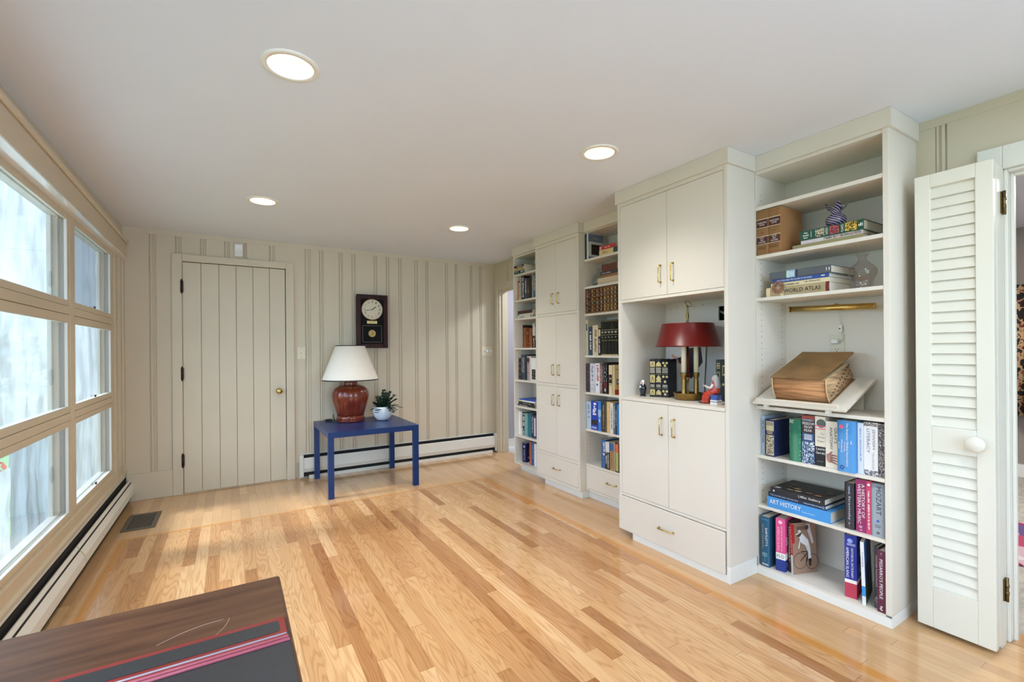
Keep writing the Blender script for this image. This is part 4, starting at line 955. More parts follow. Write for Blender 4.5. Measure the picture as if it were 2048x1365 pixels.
# ---------- generic rows for the two further bookcases
def row(group, X, z, items, d=.17):
    if X == 2.66: d = .13
    for it in items:
        yl, yr, h, col, lab = it[:5]; dec = it[5] if len(it) > 5 else [('marks', .3, .7, .3, .88, W_)]
        kw = it[6] if len(it) > 6 else {}
        book(stand_m(kw.pop('x', X), yl, z + .0002, kw.pop('rz', -90)), yl - yr - .0006, h, kw.pop('d', d), col, lab, group, dec, **kw)
def flat(group, X, items, d=.2):
    for yl, yr, z0, z1, col, lab, *r in items:
        book(lie_m(X, yl, yr, z0 + .0003), z1 - z0 - .0006, yl - yr, d, col, lab, group, r[0] if r else [('marks', .3, .7, .2, .7, W_)], soft=True)
WM = [('marks', .3, .7, .2, .9, W_)]; GM = [('marks', .3, .7, .2, .9, 'gold')]
# far narrow bookcase
G = 'books in the narrow far bookcase'; FB = ' in the narrow far bookcase'
flat(G, 2.548, [(4.130, 3.925, 2.047, 2.078, (84, 104, 100), 'grey-green book at the bottom of the top stack' + FB, [('band', 0, 1, .4, .55, K_), ('marks', .3, .7, .1, .35, W_)]),
                (4.130, 3.935, 2.078, 2.110, (196, 172, 116), 'yellow-tan book in the middle of the top stack' + FB, [('marks', .3, .7, .1, .8, (120, 80, 40))]),
                (4.130, 3.940, 2.110, 2.133, (26, 24, 26), 'black book on top of the top stack' + FB)])
row(G, 2.60, 1.776, [(4.141, 4.1285, .205, (196, 66, 52), 'thin red book at the left end of the second shelf' + FB), (4.127, 4.104, .190, (214, 190, 130), 'yellow book on the second shelf' + FB, [('marks', .3, .7, .2, .9, (90, 60, 40))]),
    (4.103, 4.068, .245, (170, 170, 166), 'pale grey tall book on the second shelf' + FB, [('marks', .4, .6, .2, .9, K_)]), (4.066, 4.010, .249, K_, 'thick black book with white lettering on the second shelf' + FB, [('marks', .3, .75, .1, .92, W_)]),
    (4.009, 3.966, .221, (84, 74, 92), 'purple-grey book on the second shelf' + FB), (3.965, 3.917, .214, (46, 40, 40), 'dark brown book on the second shelf' + FB, [('marks', .3, .7, .3, .8, (150, 120, 60))]),
    (3.916, 3.870, .231, (34, 30, 34), 'black book in the shadow on the second shelf' + FB, []), (3.869, 3.847, .246, (150, 160, 170), 'slim pale blue book on the second shelf' + FB, [('band', 0, 1, .5, .7, (196, 176, 120))]), (3.846, 3.806, .250, (78, 98, 104), 'slate blue book at the right on the second shelf' + FB)])
flat(G, 2.59, [(4.135, 3.857, 1.586, 1.616, (220, 214, 196), 'white book at the bottom of the third-shelf stack' + FB, [('marks', .3, .7, .55, .85, (60, 80, 110)), ('band', 0, 1, .05, .10, (40, 60, 90))]), (4.104, 3.830, 1.616, 1.632, (200, 196, 186), 'thin pale paperback in the middle of the third-shelf stack' + FB, []), (4.127, 3.856, 1.632, 1.665, (70, 42, 40), 'dark brown book on top of the third-shelf stack' + FB, [])])
LT = [('band', 0, 1, .22, .225, 'x'), ]
def leather(c2=(120, 40, 26)): return [('band', 0, 1, v, v + .008, (206, 160, 90), 'gold') for v in (.04, .22, .44, .62, .80, .96)] + [('band', .05, .95, .64, .79, c2), ('rows', .2, .8, .67, .76, 2, 'gold'), ('disc', .5, .53, .006, 'gold'), ('disc', .5, .33, .006, 'gold')]
row(G, 2.66, 1.279, [(4.140, 4.132, .243, (56, 30, 26), 'thin dark board behind the leather volumes on the fourth shelf' + FB, []), (4.131, 4.076, .213, (164, 94, 44), 'orange-brown leather volume, left one on the fourth shelf' + FB, leather(), dict(bulge=.006)),
    (4.074, 4.014, .210, (130, 50, 28), 'red-brown leather volume in the middle of the fourth shelf' + FB, leather((90, 26, 20)), dict(bulge=.006)), (4.013, 3.970, .200, (166, 104, 56), 'tan leather volume right of the red-brown one' + FB, leather(), dict(bulge=.006)),
    (3.955, 3.910, .247, (214, 214, 212), 'white and black book on the fourth shelf' + FB, [('band', 0, 1, 0, .5, K_), ('marks', .3, .7, .05, .45, W_)]), (3.909, 3.890, .245, (40, 44, 60), 'dark blue book at the right on the fourth shelf' + FB)])
row(G, 2.60, .947, [(4.136, 4.084, .225, (74, 58, 50), 'brown black-banded book at the left of the fifth shelf' + FB, [('band', 0, 1, v, v + .06, K_) for v in (.1, .35, .6, .85)], dict(bulge=.005)), (4.078, 4.050, .262, (38, 60, 76), 'dark teal tall book on the fifth shelf' + FB), (4.049, 4.020, .263, (52, 78, 98), 'blue-grey tall book on the fifth shelf' + FB),
    (4.019, 3.970, .262, (40, 40, 52), 'charcoal tall book on the fifth shelf' + FB, []), (3.9695, 3.927, .250, (176, 150, 150), 'dusty pink book on the fifth shelf' + FB, [('disc', .5, .7, .008, K_), ('band', 0, 1, .75, .9, (60, 30, 36)), ('disc', .5, .3, .007, (110, 50, 60))]),
    (3.926, 3.901, .245, (206, 204, 196), 'slim off-white book on the fifth shelf' + FB, []), (3.900, 3.810, .228, (236, 236, 236), 'wide white book with a black panel on the fifth shelf' + FB, [('band', .15, .9, .05, .5, K_), ('speck', .2, .85, .07, .48, 40, [(230, 230, 230), (150, 150, 150)])])])
flat(G, 2.59, [(4.140, 3.822, .674, .6915, (40, 40, 40), 'black book at the bottom of the sixth-shelf stack' + FB, [('marks', .3, .7, .4, .9, W_)]), (4.123, 3.830, .6915, .722, (34, 36, 36), 'charcoal book in the middle of the sixth-shelf stack' + FB, [('marks', .3, .7, .2, .7, (160, 170, 150))]), (4.111, 3.815, .722, .749, (46, 88, 190), 'bright blue book on top of the sixth-shelf stack' + FB, [('band', 0, .5, 0, 1, W_), ('band', 0, .5, .8, 1, (226, 220, 120))])])
row(G, 2.60, .369, [(4.142, 4.107, .243, W_, 'white book at the left end of the seventh shelf' + FB, []), (4.105, 4.074, .238, (226, 226, 220), 'pale book second from left on the seventh shelf' + FB, [('marks', .3, .7, .3, .9, (120, 130, 130))]), (4.067, 4.029, .239, (30, 30, 32), 'black and white book on the seventh shelf' + FB, [('marks', .15, .85, .05, .95, W_)]),
    (4.028, 3.970, .233, (120, 168, 168), 'pale teal book on the seventh shelf' + FB, [('speck', .1, .9, .3, .9, 60, [(60, 90, 90), (180, 210, 210)])]), (3.969, 3.899, .236, (24, 108, 124), 'thick teal book on the seventh shelf' + FB, []), (3.896, 3.866, .242, (44, 40, 72), 'dark purple book on the seventh shelf' + FB, WM), (3.865, 3.806, .228, (60, 58, 90), 'white and purple book at the right of the seventh shelf' + FB, [('band', .2, .7, .1, .9, (206, 206, 226))])])
row(G, 2.62, .079, [(4.102, 4.052, .200, (28, 36, 92), 'thick navy book with white lettering on the bottom shelf' + FB, [('disc', .5, .82, .013, (170, 190, 230)), ('down', 'The English Poets', .35, .65, .1, .66, W_)], dict(rz=-78, cover=[('disc', .5, .55, .05, (116, 92, 50)), ('across', 'Engl', .2, .9, .14, .28, (220, 220, 220))])), (3.970, 3.930, .233, (176, 96, 66), 'rust-coloured book on the bottom shelf' + FB, []), (3.928, 3.888, .233, (34, 88, 150), 'blue book on the bottom shelf' + FB, [('marks', .3, .7, .3, .9, (120, 180, 220))]), (3.886, 3.840, .229, (238, 238, 238), 'white book at the right of the bottom shelf' + FB, [])])

# middle bookcase
def MY(y): return y * .987 if y <= 2.90 else 2.8623 + (y - 2.90) * (3.0135 - 2.8623) / .0935
ROW1, FLAT1 = row, flat
def row(g, X, z, items, d=.17): ROW1(g, 2.566, z, [(MY(i[0]), MY(i[1])) + tuple(i[2:]) for i in items], d)
def flat(g, X, items, d=.2): FLAT1(g, 2.57, [(MY(i[0]), MY(i[1])) + tuple(i[2:]) for i in items], d)
G = 'books in the middle bookcase'; FB = ' in the middle bookcase'
row(G, 2.60, 2.017, [(2.9935, 2.9800, .212, (28, 54, 54), 'thin dark green book at the left of the top shelf' + FB, [])], d=.15)
book(stand_m(2.566, 2.9905, 2.0172, -90), .020, .2175, .165, (210, 212, 216), 'pale blue book with a dark cover picture, top shelf' + FB, G, [],
     cover=[('band', 0, 1, .68, .97, (110, 128, 158)), ('across', 'SAGA', .3, .7, .76, .88, (170, 180, 200)), ('band', .2, .88, .18, .58, (46, 24, 26)), ('speck', .25, .8, .25, .5, 20, [(80, 90, 90), (120, 60, 50)]), ('band', 0, 1, 0, .09, (110, 128, 158))], soft=True)
flat(G, 2.595, [(2.880, 2.668, 2.017, 2.060, (220, 200, 140), 'cream-yellow book below the red one on the top shelf' + FB, [('marks', .3, .7, .55, .8, (150, 110, 60)), ('band', 0, 1, .0, .22, (44, 70, 72))]), (2.875, 2.690, 2.060, 2.092, (190, 50, 56), 'red book lying on the top shelf' + FB, [('marks', .3, .7, .3, .7, (240, 180, 170)), ('band', 0, 1, .86, 1, (224, 160, 160))])], d=.16)
flat(G, 2.60, [(2.900, 2.668, 1.785, 1.836, (206, 186, 156), 'thick beige book at the bottom of the stack beside the glass decanter', [('band', .2, .25, 0, 1, (150, 130, 100))]), (2.860, 2.668, 1.836, 1.857, (140, 100, 60), 'brown book second in the stack beside the glass decanter', []), (2.872, 2.668, 1.857, 1.884, (60, 50, 54), 'dark book with silver lettering beside the glass decanter', [('marks', .3, .6, .4, .9, (200, 200, 210))]), (2.850, 2.675, 1.884, 1.940, (100, 50, 36), 'thick red-brown marbled book on top beside the glass decanter', [('speck', 0, 1, 0, 1, 160, [(70, 30, 24), (130, 70, 44), (90, 40, 30)])])], d=.16)
YS = [MY(q) for q in (2.9935, 2.955, 2.914, 2.871, 2.829, 2.789, 2.749, 2.709, 2.671)]
for i in range(8):
    c = [(76, 50, 36), (110, 62, 36), (96, 46, 34), (92, 52, 36), (150, 98, 50), (110, 64, 40), (140, 90, 46), (104, 58, 34)][i]; c2 = [(92, 30, 26), (60, 28, 24)][i % 2]
    ps = ['left end of its row', 'second from the left', 'third from the left', 'fourth from the left', 'fourth from the right', 'third from the right', 'second from the right', 'right end of its row'][i]
    book(stand_m(2.568, YS[i], 1.5582), YS[i] - YS[i + 1] - .002, .203 + .003 * (i % 2), .15, c, 'old gilt leather volume in the middle bookcase, ' + ps, 'matching leather volumes in the middle bookcase',
         [('band', 0, 1, v, v + .010, 0, 'gold') for v in (.03, .18, .33, .48, .65, .80, .94)] + [('band', .04, .96, .66, .79, c2), ('band', .04, .96, .35, .47, (50, 38, 34) if i % 3 else c2)] + [('ring', .5, v, .003, .0085, 'gold') for v in (.25, .41, .56, .72, .87, .11)], .005, page=OLDPAGE)
row(G, 2.60, 1.209, [(2.9935, 2.975, .295, (206, 198, 170), 'tall cream magazine file at the left of the fourth shelf' + FB, [('band', .3, .7, .7, .9, K_)]), (2.970, 2.940, .238, (42, 72, 96), 'blue-grey book on the fourth shelf' + FB, WM), (2.939, 2.896, .247, (216, 200, 166), 'cream book with worn dark lettering on the fourth shelf' + FB, [('marks', .3, .75, .1, .85, (120, 100, 76))]), (2.895, 2.864, .221, K_, 'black book with white lettering on the fourth shelf' + FB, [('marks', .3, .7, .1, .6, W_), ('band', .1, .9, .70, .95, (220, 196, 160))])])
for i in range(5):
    yl = MY(2.862 - i * .0385); ps = ['left end', 'second from left', 'middle one', 'second from right', 'right end'][i]
    book(stand_m(2.568, yl, 1.2092), .0365, .281, .17, [(40, 44, 34), (34, 38, 34), (32, 36, 32), (36, 38, 34), (30, 34, 32)][i], 'tall dark green gilt-banded volume in the middle bookcase, ' + ps, 'tall dark green set in the middle bookcase',
         [('band', 0, 1, v, v + .008, 0, 'gold') for v in (.02, .42, .58, .72, .97)] + [('rows', .2, .8, .62, .69, 1, (200, 200, 190)), ('band', .0, 1, .0, .035, 0, 'gold'), ('rows', .3, .7, .50, .53, 1, (200, 200, 190))], .004)
row(G, 2.60, .900, [(2.9935, 2.962, .240, (60, 48, 56), 'dark mottled book at the left of the fifth shelf' + FB, [('speck', 0, 1, 0, 1, 90, [(130, 100, 110), (40, 30, 40), (170, 150, 150)])]), (2.961, 2.920, .241, (206, 210, 216), 'pale book with a photograph at its foot on the fifth shelf' + FB, [('marks', .25, .6, .35, .9, (90, 110, 150)), ('speck', 0, 1, 0, .3, 60, [(80, 90, 110), (150, 160, 170)])]),
    (2.919, 2.880, .244, (232, 234, 240), 'white book with red lettering on the fifth shelf' + FB, [('marks', .2, .8, .4, .94, (180, 50, 60)), ('disc', .4, .28, .010, (60, 90, 170))]), (2.879, 2.850, .243, (120, 96, 92), 'brown-pink book on the fifth shelf' + FB, [('marks', .3, .7, .1, .9, (220, 200, 200))]), (2.849, 2.838, .246, (40, 36, 44), 'thin charcoal book on the fifth shelf' + FB), (2.837, 2.788, .253, (24, 24, 30), 'thick black book with large white title and red figure' + FB, [('marks', .15, .85, .42, .95, (210, 214, 220)), ('poly', [(.2, .16), (.75, .2), (.8, .34), (.3, .36)], (190, 40, 50)), ('band', .4, .65, .08, .17, W_)], dict(bulge=.004)),
    (2.773, 2.735, .232, (226, 206, 166), 'cream book with a black oval portrait panel on the fifth shelf' + FB, [('band', .05, .95, .38, .68, K_), ('disc', .5, .54, .010, (170, 150, 130)), ('band', .05, .95, .32, .34, (60, 80, 60))])])
book(stand_m(2.572, 2.698, .9002, -90), .020, .235, .13, (214, 196, 150), 'tan book with coloured blocks on its cover on the fifth shelf' + FB, G, [], cover=[('rows', .1, .9, .82, .86, 1, (90, 70, 50)), ('disc', .8, .62, .018, (150, 110, 40)), ('band', .15, .55, .34, .52, (50, 48, 40)), ('rows', .2, .5, .37, .49, 3, W_), ('band', .15, .6, .17, .34, (220, 160, 70)), ('band', .0, .75, 0, .17, (180, 52, 40)), ('band', .6, 1, .34, .46, (214, 160, 80))])
row(G, 2.60, .591, [(2.990, 2.956, .230, (180, 200, 222), 'pale blue book at the left of the sixth shelf' + FB, [('marks', .3, .7, .4, .9, (60, 90, 150))]), (2.955, 2.903, .237, (30, 66, 170), 'strong blue book with a photo panel on the sixth shelf' + FB, [('marks', .25, .75, .55, .95, W_), ('band', 0, 1, .18, .36, (40, 40, 50)), ('rows', .1, .8, .04, .12, 2, (220, 230, 240))]), (2.902, 2.868, .242, (58, 122, 206), 'sky blue book on the sixth shelf' + FB, [('band', 0, 1, .5, .72, (150, 190, 226)), ('marks', .3, .7, .3, .5, W_)]),
    (2.867, 2.853, .20, (100, 44, 40), 'thin maroon book on the sixth shelf' + FB, []), (2.852, 2.824, .248, (44, 62, 50), 'dark green book on the sixth shelf' + FB, [('marks', .3, .7, .1, .9, (170, 180, 150))]), (2.823, 2.806, .250, (90, 80, 62), 'slim olive-brown book on the sixth shelf' + FB, []), (2.800, 2.762, .249, (222, 186, 130), 'tan orange book on the sixth shelf' + FB, [('speck', .1, .9, .3, .9, 40, [(190, 140, 90), (236, 210, 160)])]), (2.761, 2.727, .243, (224, 224, 216), 'white book with black script on the sixth shelf' + FB, [('marks', .35, .7, .15, .85, (50, 50, 50))]),
    (2.726, 2.702, .243, (92, 104, 112), 'slate grey book on the sixth shelf' + FB, WM), (2.701, 2.684, .240, (34, 60, 96), 'navy book on the sixth shelf' + FB, [('marks', .3, .7, .3, .8, (220, 220, 230))]), (2.683, 2.655, .238, (44, 130, 186), 'cyan blue book at the right of the sixth shelf' + FB, [])])
row(G, 2.60, .298, [(2.870, 2.822, .232, (60, 100, 150), 'blue collage book at the left of the lowest row' + FB, [('speck', 0, 1, 0, 1, 70, [(120, 160, 200), (40, 70, 120)]), ('marks', .5, .9, .45, .9, W_)]), (2.819, 2.772, .221, (44, 44, 48), 'black book with white sideways title in the lowest row' + FB, [('down', 'VAN BURGOS', .5, .9, .06, .56, W_), ('band', 0, 1, .62, 1, (214, 216, 220)), ('marks', .1, .35, .2, .6, W_)]),
    (2.766, 2.727, .222, (176, 140, 92), 'tan book with a blue top in the lowest row' + FB, [('band', 0, 1, .70, .98, (60, 100, 150)), ('down', 'RUSHIN', .25, .75, .1, .66, (90, 60, 40))]), (2.722, 2.712, .232, (190, 170, 150), 'thin beige book in the lowest row' + FB, []), (2.710, 2.662, .232, (60, 50, 44), 'dark book with orange and green strip in the lowest row' + FB, [('band', .1, .8, .66, .95, (220, 96, 62)), ('band', .1, .8, .04, .66, (176, 176, 104)), ('speck', .1, .8, .1, .9, 50, [(230, 150, 80), (120, 130, 60), (200, 190, 140)])])])

# ---------- niche books
def orn(kind, c='gold'):
    out = [('band', .0, 1, .0, .02, K_)]
    for v0, v1 in ((.80, .94), (.38, .58), (.05, .20)):
        if kind == 0: out += [('band', .08, .92, v0, v1, 0, 'gold'), ('poly', [(.5, v1 - .02), (.75, v0 + .02), (.25, v0 + .02)], (60, 48, 30))]
        elif kind == 1: out += [('poly', [(.5, v1), (.95, (v0 + v1) / 2), (.5, v0), (.05, (v0 + v1) / 2)], 'gold'), ('disc', .2, v0 + .03, .006, 'gold'), ('disc', .8, v0 + .03, .006, 'gold')]
        else: out += [('disc', .25, v1 - .04, .008, 'gold'), ('disc', .75, v1 - .04, .008, 'gold'), ('disc', .5, v0 + .03, .008, 'gold'), ('poly', [(.5, v0 + .09), (.56, v0 + .02), (.44, v0 + .02)], 'gold')]
    out += [('rows', .1, .9, .63, .77, 4, (206, 200, 180)), ('band', .05, .95, .60, .605, 0, 'gold'), ('band', .05, .95, .785, .79, 0, 'gold'), ('rows', .15, .85, .26, .33, 2, (206, 200, 180)), ('band', .05, .95, .235, .24, 0, 'gold')]
    return out
G = 'black gilt books in the lamp niche'
Mb = Matrix.Translation((2.405, 2.172, .9382)) @ Matrix.Rotation(R(-67.3), 4, 'Z')
x = 0
for t, k, lab in ((.040, 0, 'black gilt book at the left of the trio in the lamp niche'), (.041, 1, 'black gilt book in the middle of the trio in the lamp niche'), (.046, 2, 'black gilt book at the right of the trio, nearest the red lamp')):
    book(Mb @ Matrix.Translation((x, 0, 0)), t - .0006, .252, .175, (28, 32, 44), lab, G, orn(k), .002, cover=[('band', .1, .9, .06, .94, (36, 36, 40))] if k == 2 else None); x += t
book(stand_m(2.55, 1.776, .9382), .030, .252, .085, (26, 44, 36), 'dark green gilt book behind the seated figurine', G, [('band', .2, .85, .78, .92, 0, 'gold'), ('band', .3, .75, .80, .90, (26, 44, 36)), ('disc', .5, .85, .006, 'gold'), ('band', .2, .85, .48, .70, 0, 'gold'), ('band', .3, .75, .50, .68, (26, 44, 36))])
book(stand_m(2.55, 1.7455, .9382), .036, .252, .085, (24, 22, 22), 'black gilt book behind the grey-wigged figurine', G, [('band', .35, .9, .62, .86, 0, 'gold'), ('band', .45, .8, .65, .83, (60, 44, 30)), ('disc', .5, .40, .008, 'gold')])

# ================================================================== THINGS ON THE SHELVES
# slanted book rest on the deep shelf of the nearest bookcase
sa = math.atan2(.135, .325); ca, si = math.cos(sa), math.sin(sa)
RX, RZ = 2.440, .966
def rest_m(): return Matrix(((ca, 0, -si, RX), (0, 1, 0, 0), (si, 0, ca, RZ), (0, 0, 0, 1)))   # local x runs up the slope
RM_ = rest_m()
t = thing('book_rest', (2.62, 1.26, .938), 'cream slanted book rest standing on the deep shelf under the huge old book', 'book rest')
MB().box(0, .352, 1.030, 1.478, -.012, 0, PAINT, RM_).build('board', t, bevel=.001)
MB().box(.004, .018, 1.062, 1.460, .0005, .018, PAINT, RM_).build('lip', t, bevel=.001)
box('foot', 2.470, 2.490, 1.415, 1.435, .9385, .9705, WHITE, t); box('foot', 2.470, 2.490, 1.110, 1.130, .9385, .9705, WHITE, t)
box('rear_support', 2.742, 2.754, 1.08, 1.44, .9385, 1.076, PAINT, t)

# huge old book lying on the rest
LEA = noisy(mat('worn_tan_leather', (128, 96, 56), .6), 9, .28, .5, bscale=90, dist=.002)
FORE = noisy(mat('old_fore_edge', (182, 132, 88), .8), 5, .45, .9, stretch=(2, 1.2, 22), bscale=12, dist=.003)
SIDE = noisy(mat('old_page_side', (176, 142, 104), .85), 5, .5, .9, stretch=(2, 2, 22), bscale=12, dist=.003)
t = thing('old_book', (2.60, 1.245, 1.0), 'huge worn old book with loose leather cover and marbled edges on the slanted rest', 'book')
mb = MB(); mb.recalc = False
n = 12; W0, W1, L0, L1, TH = 1.372, 1.118, .052, .322, .128
def bp(i, side):      # bulging front face
    f = i / n; z = .006 + (TH - .012) * f; x = L0 - .012 * math.sin(math.pi * f) + .010 * f
    return Vector((x, W0 if side == 0 else W1, z))
A = [mb.bm.verts.new(RM_ @ bp(i, 0)) for i in range(n + 1)]; B = [mb.bm.verts.new(RM_ @ bp(i, 1)) for i in range(n + 1)]
A2 = [mb.bm.verts.new(RM_ @ Vector((L1 - .006 + .010 * math.sin(math.pi * i / n * 2), W0, .006 + (TH - .012 - .026) * i / n))) for i in range(n + 1)]
B2 = [mb.bm.verts.new(RM_ @ Vector((L1 - .006 + .010 * math.sin(math.pi * i / n * 2), W1, .006 + (TH - .012 - .026) * i / n))) for i in range(n + 1)]
for i in range(n):
    mb.face([A[i], B[i], B[i + 1], A[i + 1]], FORE, True); mb.face([B[i], B2[i], B2[i + 1], B[i + 1]], SIDE, True)
    mb.face([A2[i], A[i], A[i + 1], A2[i + 1]], SIDE, True); mb.face([B2[i], A2[i], A2[i + 1], B2[i + 1]], SIDE, True)
mb.face([A[-1], B[-1], B2[-1], A2[-1]], OLDPAGE); mb.face([A[0], A2[0], B2[0], B[0]], OLDPAGE)
mb.build('text_block', t)
mb = MB(); mb.prism([RM_ @ Vector(p) for p in ((.040, 1.376, .0005), (.040, 1.112, .0005), (.330, 1.112, .0005), (.330, 1.376, .0005))], RM_.to_3x3() @ Vector((0, 0, .005)), LEA); mb.build('lower_board', t, bevel=.001)
mb = MB()
for s_ in (W0 + .002, W1 - .002):
    mb.tube([RM_ @ Vector((L0 - .013 * math.sin(math.pi * i / n) + .010 * i / n - .002, s_, .004 + (TH - .008) * i / n)) for i in range(n + 1)], .0028, mat('pale_vellum_edge', (206, 178, 134), .8), 6)
mb.build('edge_binding', t)
CM2 = Matrix.Translation(RM_ @ Vector((.052, 0, TH - .002))) @ Matrix.Rotation(-(sa + R(.5)), 4, 'Y')
mb = MB()
P = [(0, 1.378), (-.004, 1.25), (0, 1.130), (.10, 1.124), (.30, 1.108), (.315, 1.112), (.312, 1.25), (.316, 1.360), (.15, 1.372)]
mb.prism([CM2 @ Vector((x, y, .0 + (.006 if x > .29 else 0))) for x, y in P], CM2.to_3x3() @ Vector((0, 0, .0055)), LEA); mb.build('upper_board', t, bevel=.001)
mb = MB(); nn = 11
for i in range(nn):
    f = i / (nn - 1); c = Vector((L0 + .03 + f * .22, W1 - .0012, .028 + .070 * f)); mb.ball(RM_ @ c, .0036, BLACK, sz=.9, seg=8, rings=6)
    if i < 8: mb.ball(RM_ @ Vector((L0 + .10 + f * .22, W1 - .0012, .020 + .060 * f)), .003, BLACK, seg=8, rings=6)
mb.build('thumb_index', t)

# brass picture light with its cord and the outlet behind
t = thing('picture_light', (2.76, 1.21, 1.46), 'long brass picture light tube under the shelf above the huge book', 'lamp')
mb = MB(); mb.tube([(2.74, 1.427, 1.479), (2.74, 1.028, 1.465)], .0155, BRASS, 20); o = mb.build('tube_shade', t)
for y, z in ((1.428, 1.479), (1.027, 1.465)): MB().tube([(2.74, y, z), (2.74, y + (.005 if y > 1.2 else -.005), z)], .017, BRASS, 20).build('end_cap', t)
MB().tube([(2.74, 1.21, 1.484), (2.775, 1.21, 1.492), (2.810, 1.21, 1.485)], .005, BRASS, 8).build('arm', t)
CORD = mat('white_cord', (226, 224, 218), .5)
MB().tube([(2.745, 1.198, 1.452), (2.78, 1.196, 1.43), (2.797, 1.203, 1.40), (2.797, 1.200, 1.375)], .0022, CORD, 6).build('cord', t)
sw = MB(); sw.box(2.790, 2.805, 1.192, 1.212, 1.340, 1.380, WHITE); o = sw.build('inline_switch', t, bevel=.005)
MB().box(2.7885, 2.7905, 1.199, 1.205, 1.357, 1.363, BLACK).build('switch_button', o)
MB().tube([(2.797, 1.200, 1.342), (2.797, 1.196, 1.32), (2.799, 1.192, 1.305), (2.797, 1.199, 1.295), (2.795, 1.210, 1.292)], .0024, CORD, 6).build('cord', t)
MB().box(2.780, 2.8055, 1.209, 1.242, 1.281, 1.303, WHITE).build('plug', t, bevel=.003)
IV = mat('ivory_plastic', (222, 214, 188), .45)
t = thing('electrical_outlet', (2.808, 1.223, 1.235), 'ivory outlet plate behind the huge old book, white plug in its top socket', 'outlet')
MB().box(2.8065, 2.8105, 1.187, 1.259, 1.215, 1.329, mat('painted_plate', (216, 210, 190), .4)).build('cover_plate', t, bevel=.0015)
mb = MB(); Mo = Matrix.Translation((2.8065, 1.223, 1.248)) @ Matrix.Rotation(R(-90), 4, 'Y'); mb.lathe([(.017, 0), (.017, .0015)], IV, M=Mo, seg=24); mb.build('socket', t)
mb = MB(); mb.box(2.8045, 2.8050, 1.228, 1.230, 1.245, 1.255, BLACK)
mb.box(2.8045, 2.8050, 1.215, 1.217, 1.245, 1.254, BLACK); mb.box(2.8045, 2.8050, 1.2205, 1.2255, 1.236, 1.240, BLACK); mb.build('slots', t)

# glass vases
GV = glass('smoky_glass', (.9, .87, .86), .05, .04, (.86, .83, .82))
mb = MB(); prof = [(.034, .001), (.040, .004), (.040, .015), (.041, .030), (.046, .045), (.055, .062), (.058, .078), (.056, .092), (.046, .106), (.030, .120), (.020, .130), (.0165, .140), (.017, .150), (.022, .157), (.026, .160), (.0265, .162), (.024, .1625), (.022, .160)]
mb.lathe(prof, GV, (2.572, 1.010, 1.5385), 40, caps=False); mb.lathe([(.0005, .0015), (.034, .001)], GV, (2.572, 1.010, 1.5385), 40, caps=False)
o = mb.build('glass_vase', origin=(2.572, 1.010, 1.5385)); tag(o, 'clear smoky glass bottle vase with narrow neck, right of the atlas stack', 'vase')
mb = MB(); BB = glass('bubble_glass', (.95, .95, .95), .25, .15, (.95, .94, .94)); rr = random.Random(5)
for _ in range(150):
    a = rr.uniform(0, 6.28); z = rr.uniform(.004, .036); mb.ball((2.572 + .0405 * math.cos(a), 1.010 + .0405 * math.sin(a), 1.5385 + z), .0013, BB, seg=6, rings=4)
o2 = mb.build('bubbled_base', o); o2['kind'] = 'stuff'
# ruffled purple vase
def swirl_mat():
    m = bpy.data.materials.new('swirled_purple_glass'); m.use_nodes = True; n, l, b = nodes(m)
    t = n.new('ShaderNodeTexCoord'); s = n.new('ShaderNodeSeparateXYZ'); l.new(t.outputs['Object'], s.inputs[0])
    at = n.new('ShaderNodeMath'); at.operation = 'ARCTAN2'; l.new(s.outputs[1], at.inputs[0]); l.new(s.outputs[0], at.inputs[1])
    m1 = n.new('ShaderNodeMath'); m1.operation = 'MULTIPLY'; m1.inputs[1].default_value = 11; l.new(at.outputs[0], m1.inputs[0])
    m2 = n.new('ShaderNodeMath'); m2.operation = 'MULTIPLY_ADD'; m2.inputs[1].default_value = 520; l.new(s.outputs[2], m2.inputs[0]); l.new(m1.outputs[0], m2.inputs[2])
    sn = n.new('ShaderNodeMath'); sn.operation = 'SINE'; l.new(m2.outputs[0], sn.inputs[0])
    r = n.new('ShaderNodeValToRGB'); l.new(sn.outputs[0], r.inputs[0]); e = r.color_ramp.elements
    e[0].position = .45; e[0].color = (*s2l((62, 52, 82)), 1); e[1].position = .6; e[1].color = (*s2l((176, 168, 192)), 1)
    l.new(r.outputs[0], b.inputs['Base Color']); b.inputs['Roughness'].default_value = .12; b.inputs['Coat Weight'].default_value = .4
    return m
mb = MB(); SW = swirl_mat(); c = (2.625, 1.143, 1.8685); seg = 48; rings = []
for r0, z, ruf in [(.018, 0, 0), (.030, .003, 0), (.042, .018, 0), (.046, .034, 0), (.042, .050, 0), (.029, .062, 0), (.021, .070, 0), (.021, .078, .002), (.028, .088, .010), (.037, .098, .022), (.043, .103, .036)]:
    ring = []
    for k in range(seg):
        a = 2 * math.pi * k / seg; q = math.cos(a * 5)
        ring.append(mb.bm.verts.new((c[0] + (r0 + ruf * .25 * q) * math.cos(a), c[1] + (r0 + ruf * .25 * q) * math.sin(a), c[2] + z + ruf * .42 * q)))
    rings.append(ring)
for a, b in zip(rings, rings[1:]):
    for k in range(seg): mb.face([a[k], a[(k + 1) % seg], b[(k + 1) % seg], b[k]], SW, True)
mb.face(rings[0], SW)
o = mb.build('ruffled_vase', origin=c); tag(o, 'small swirled purple glass vase with ruffled lip standing on the green book', 'vase')
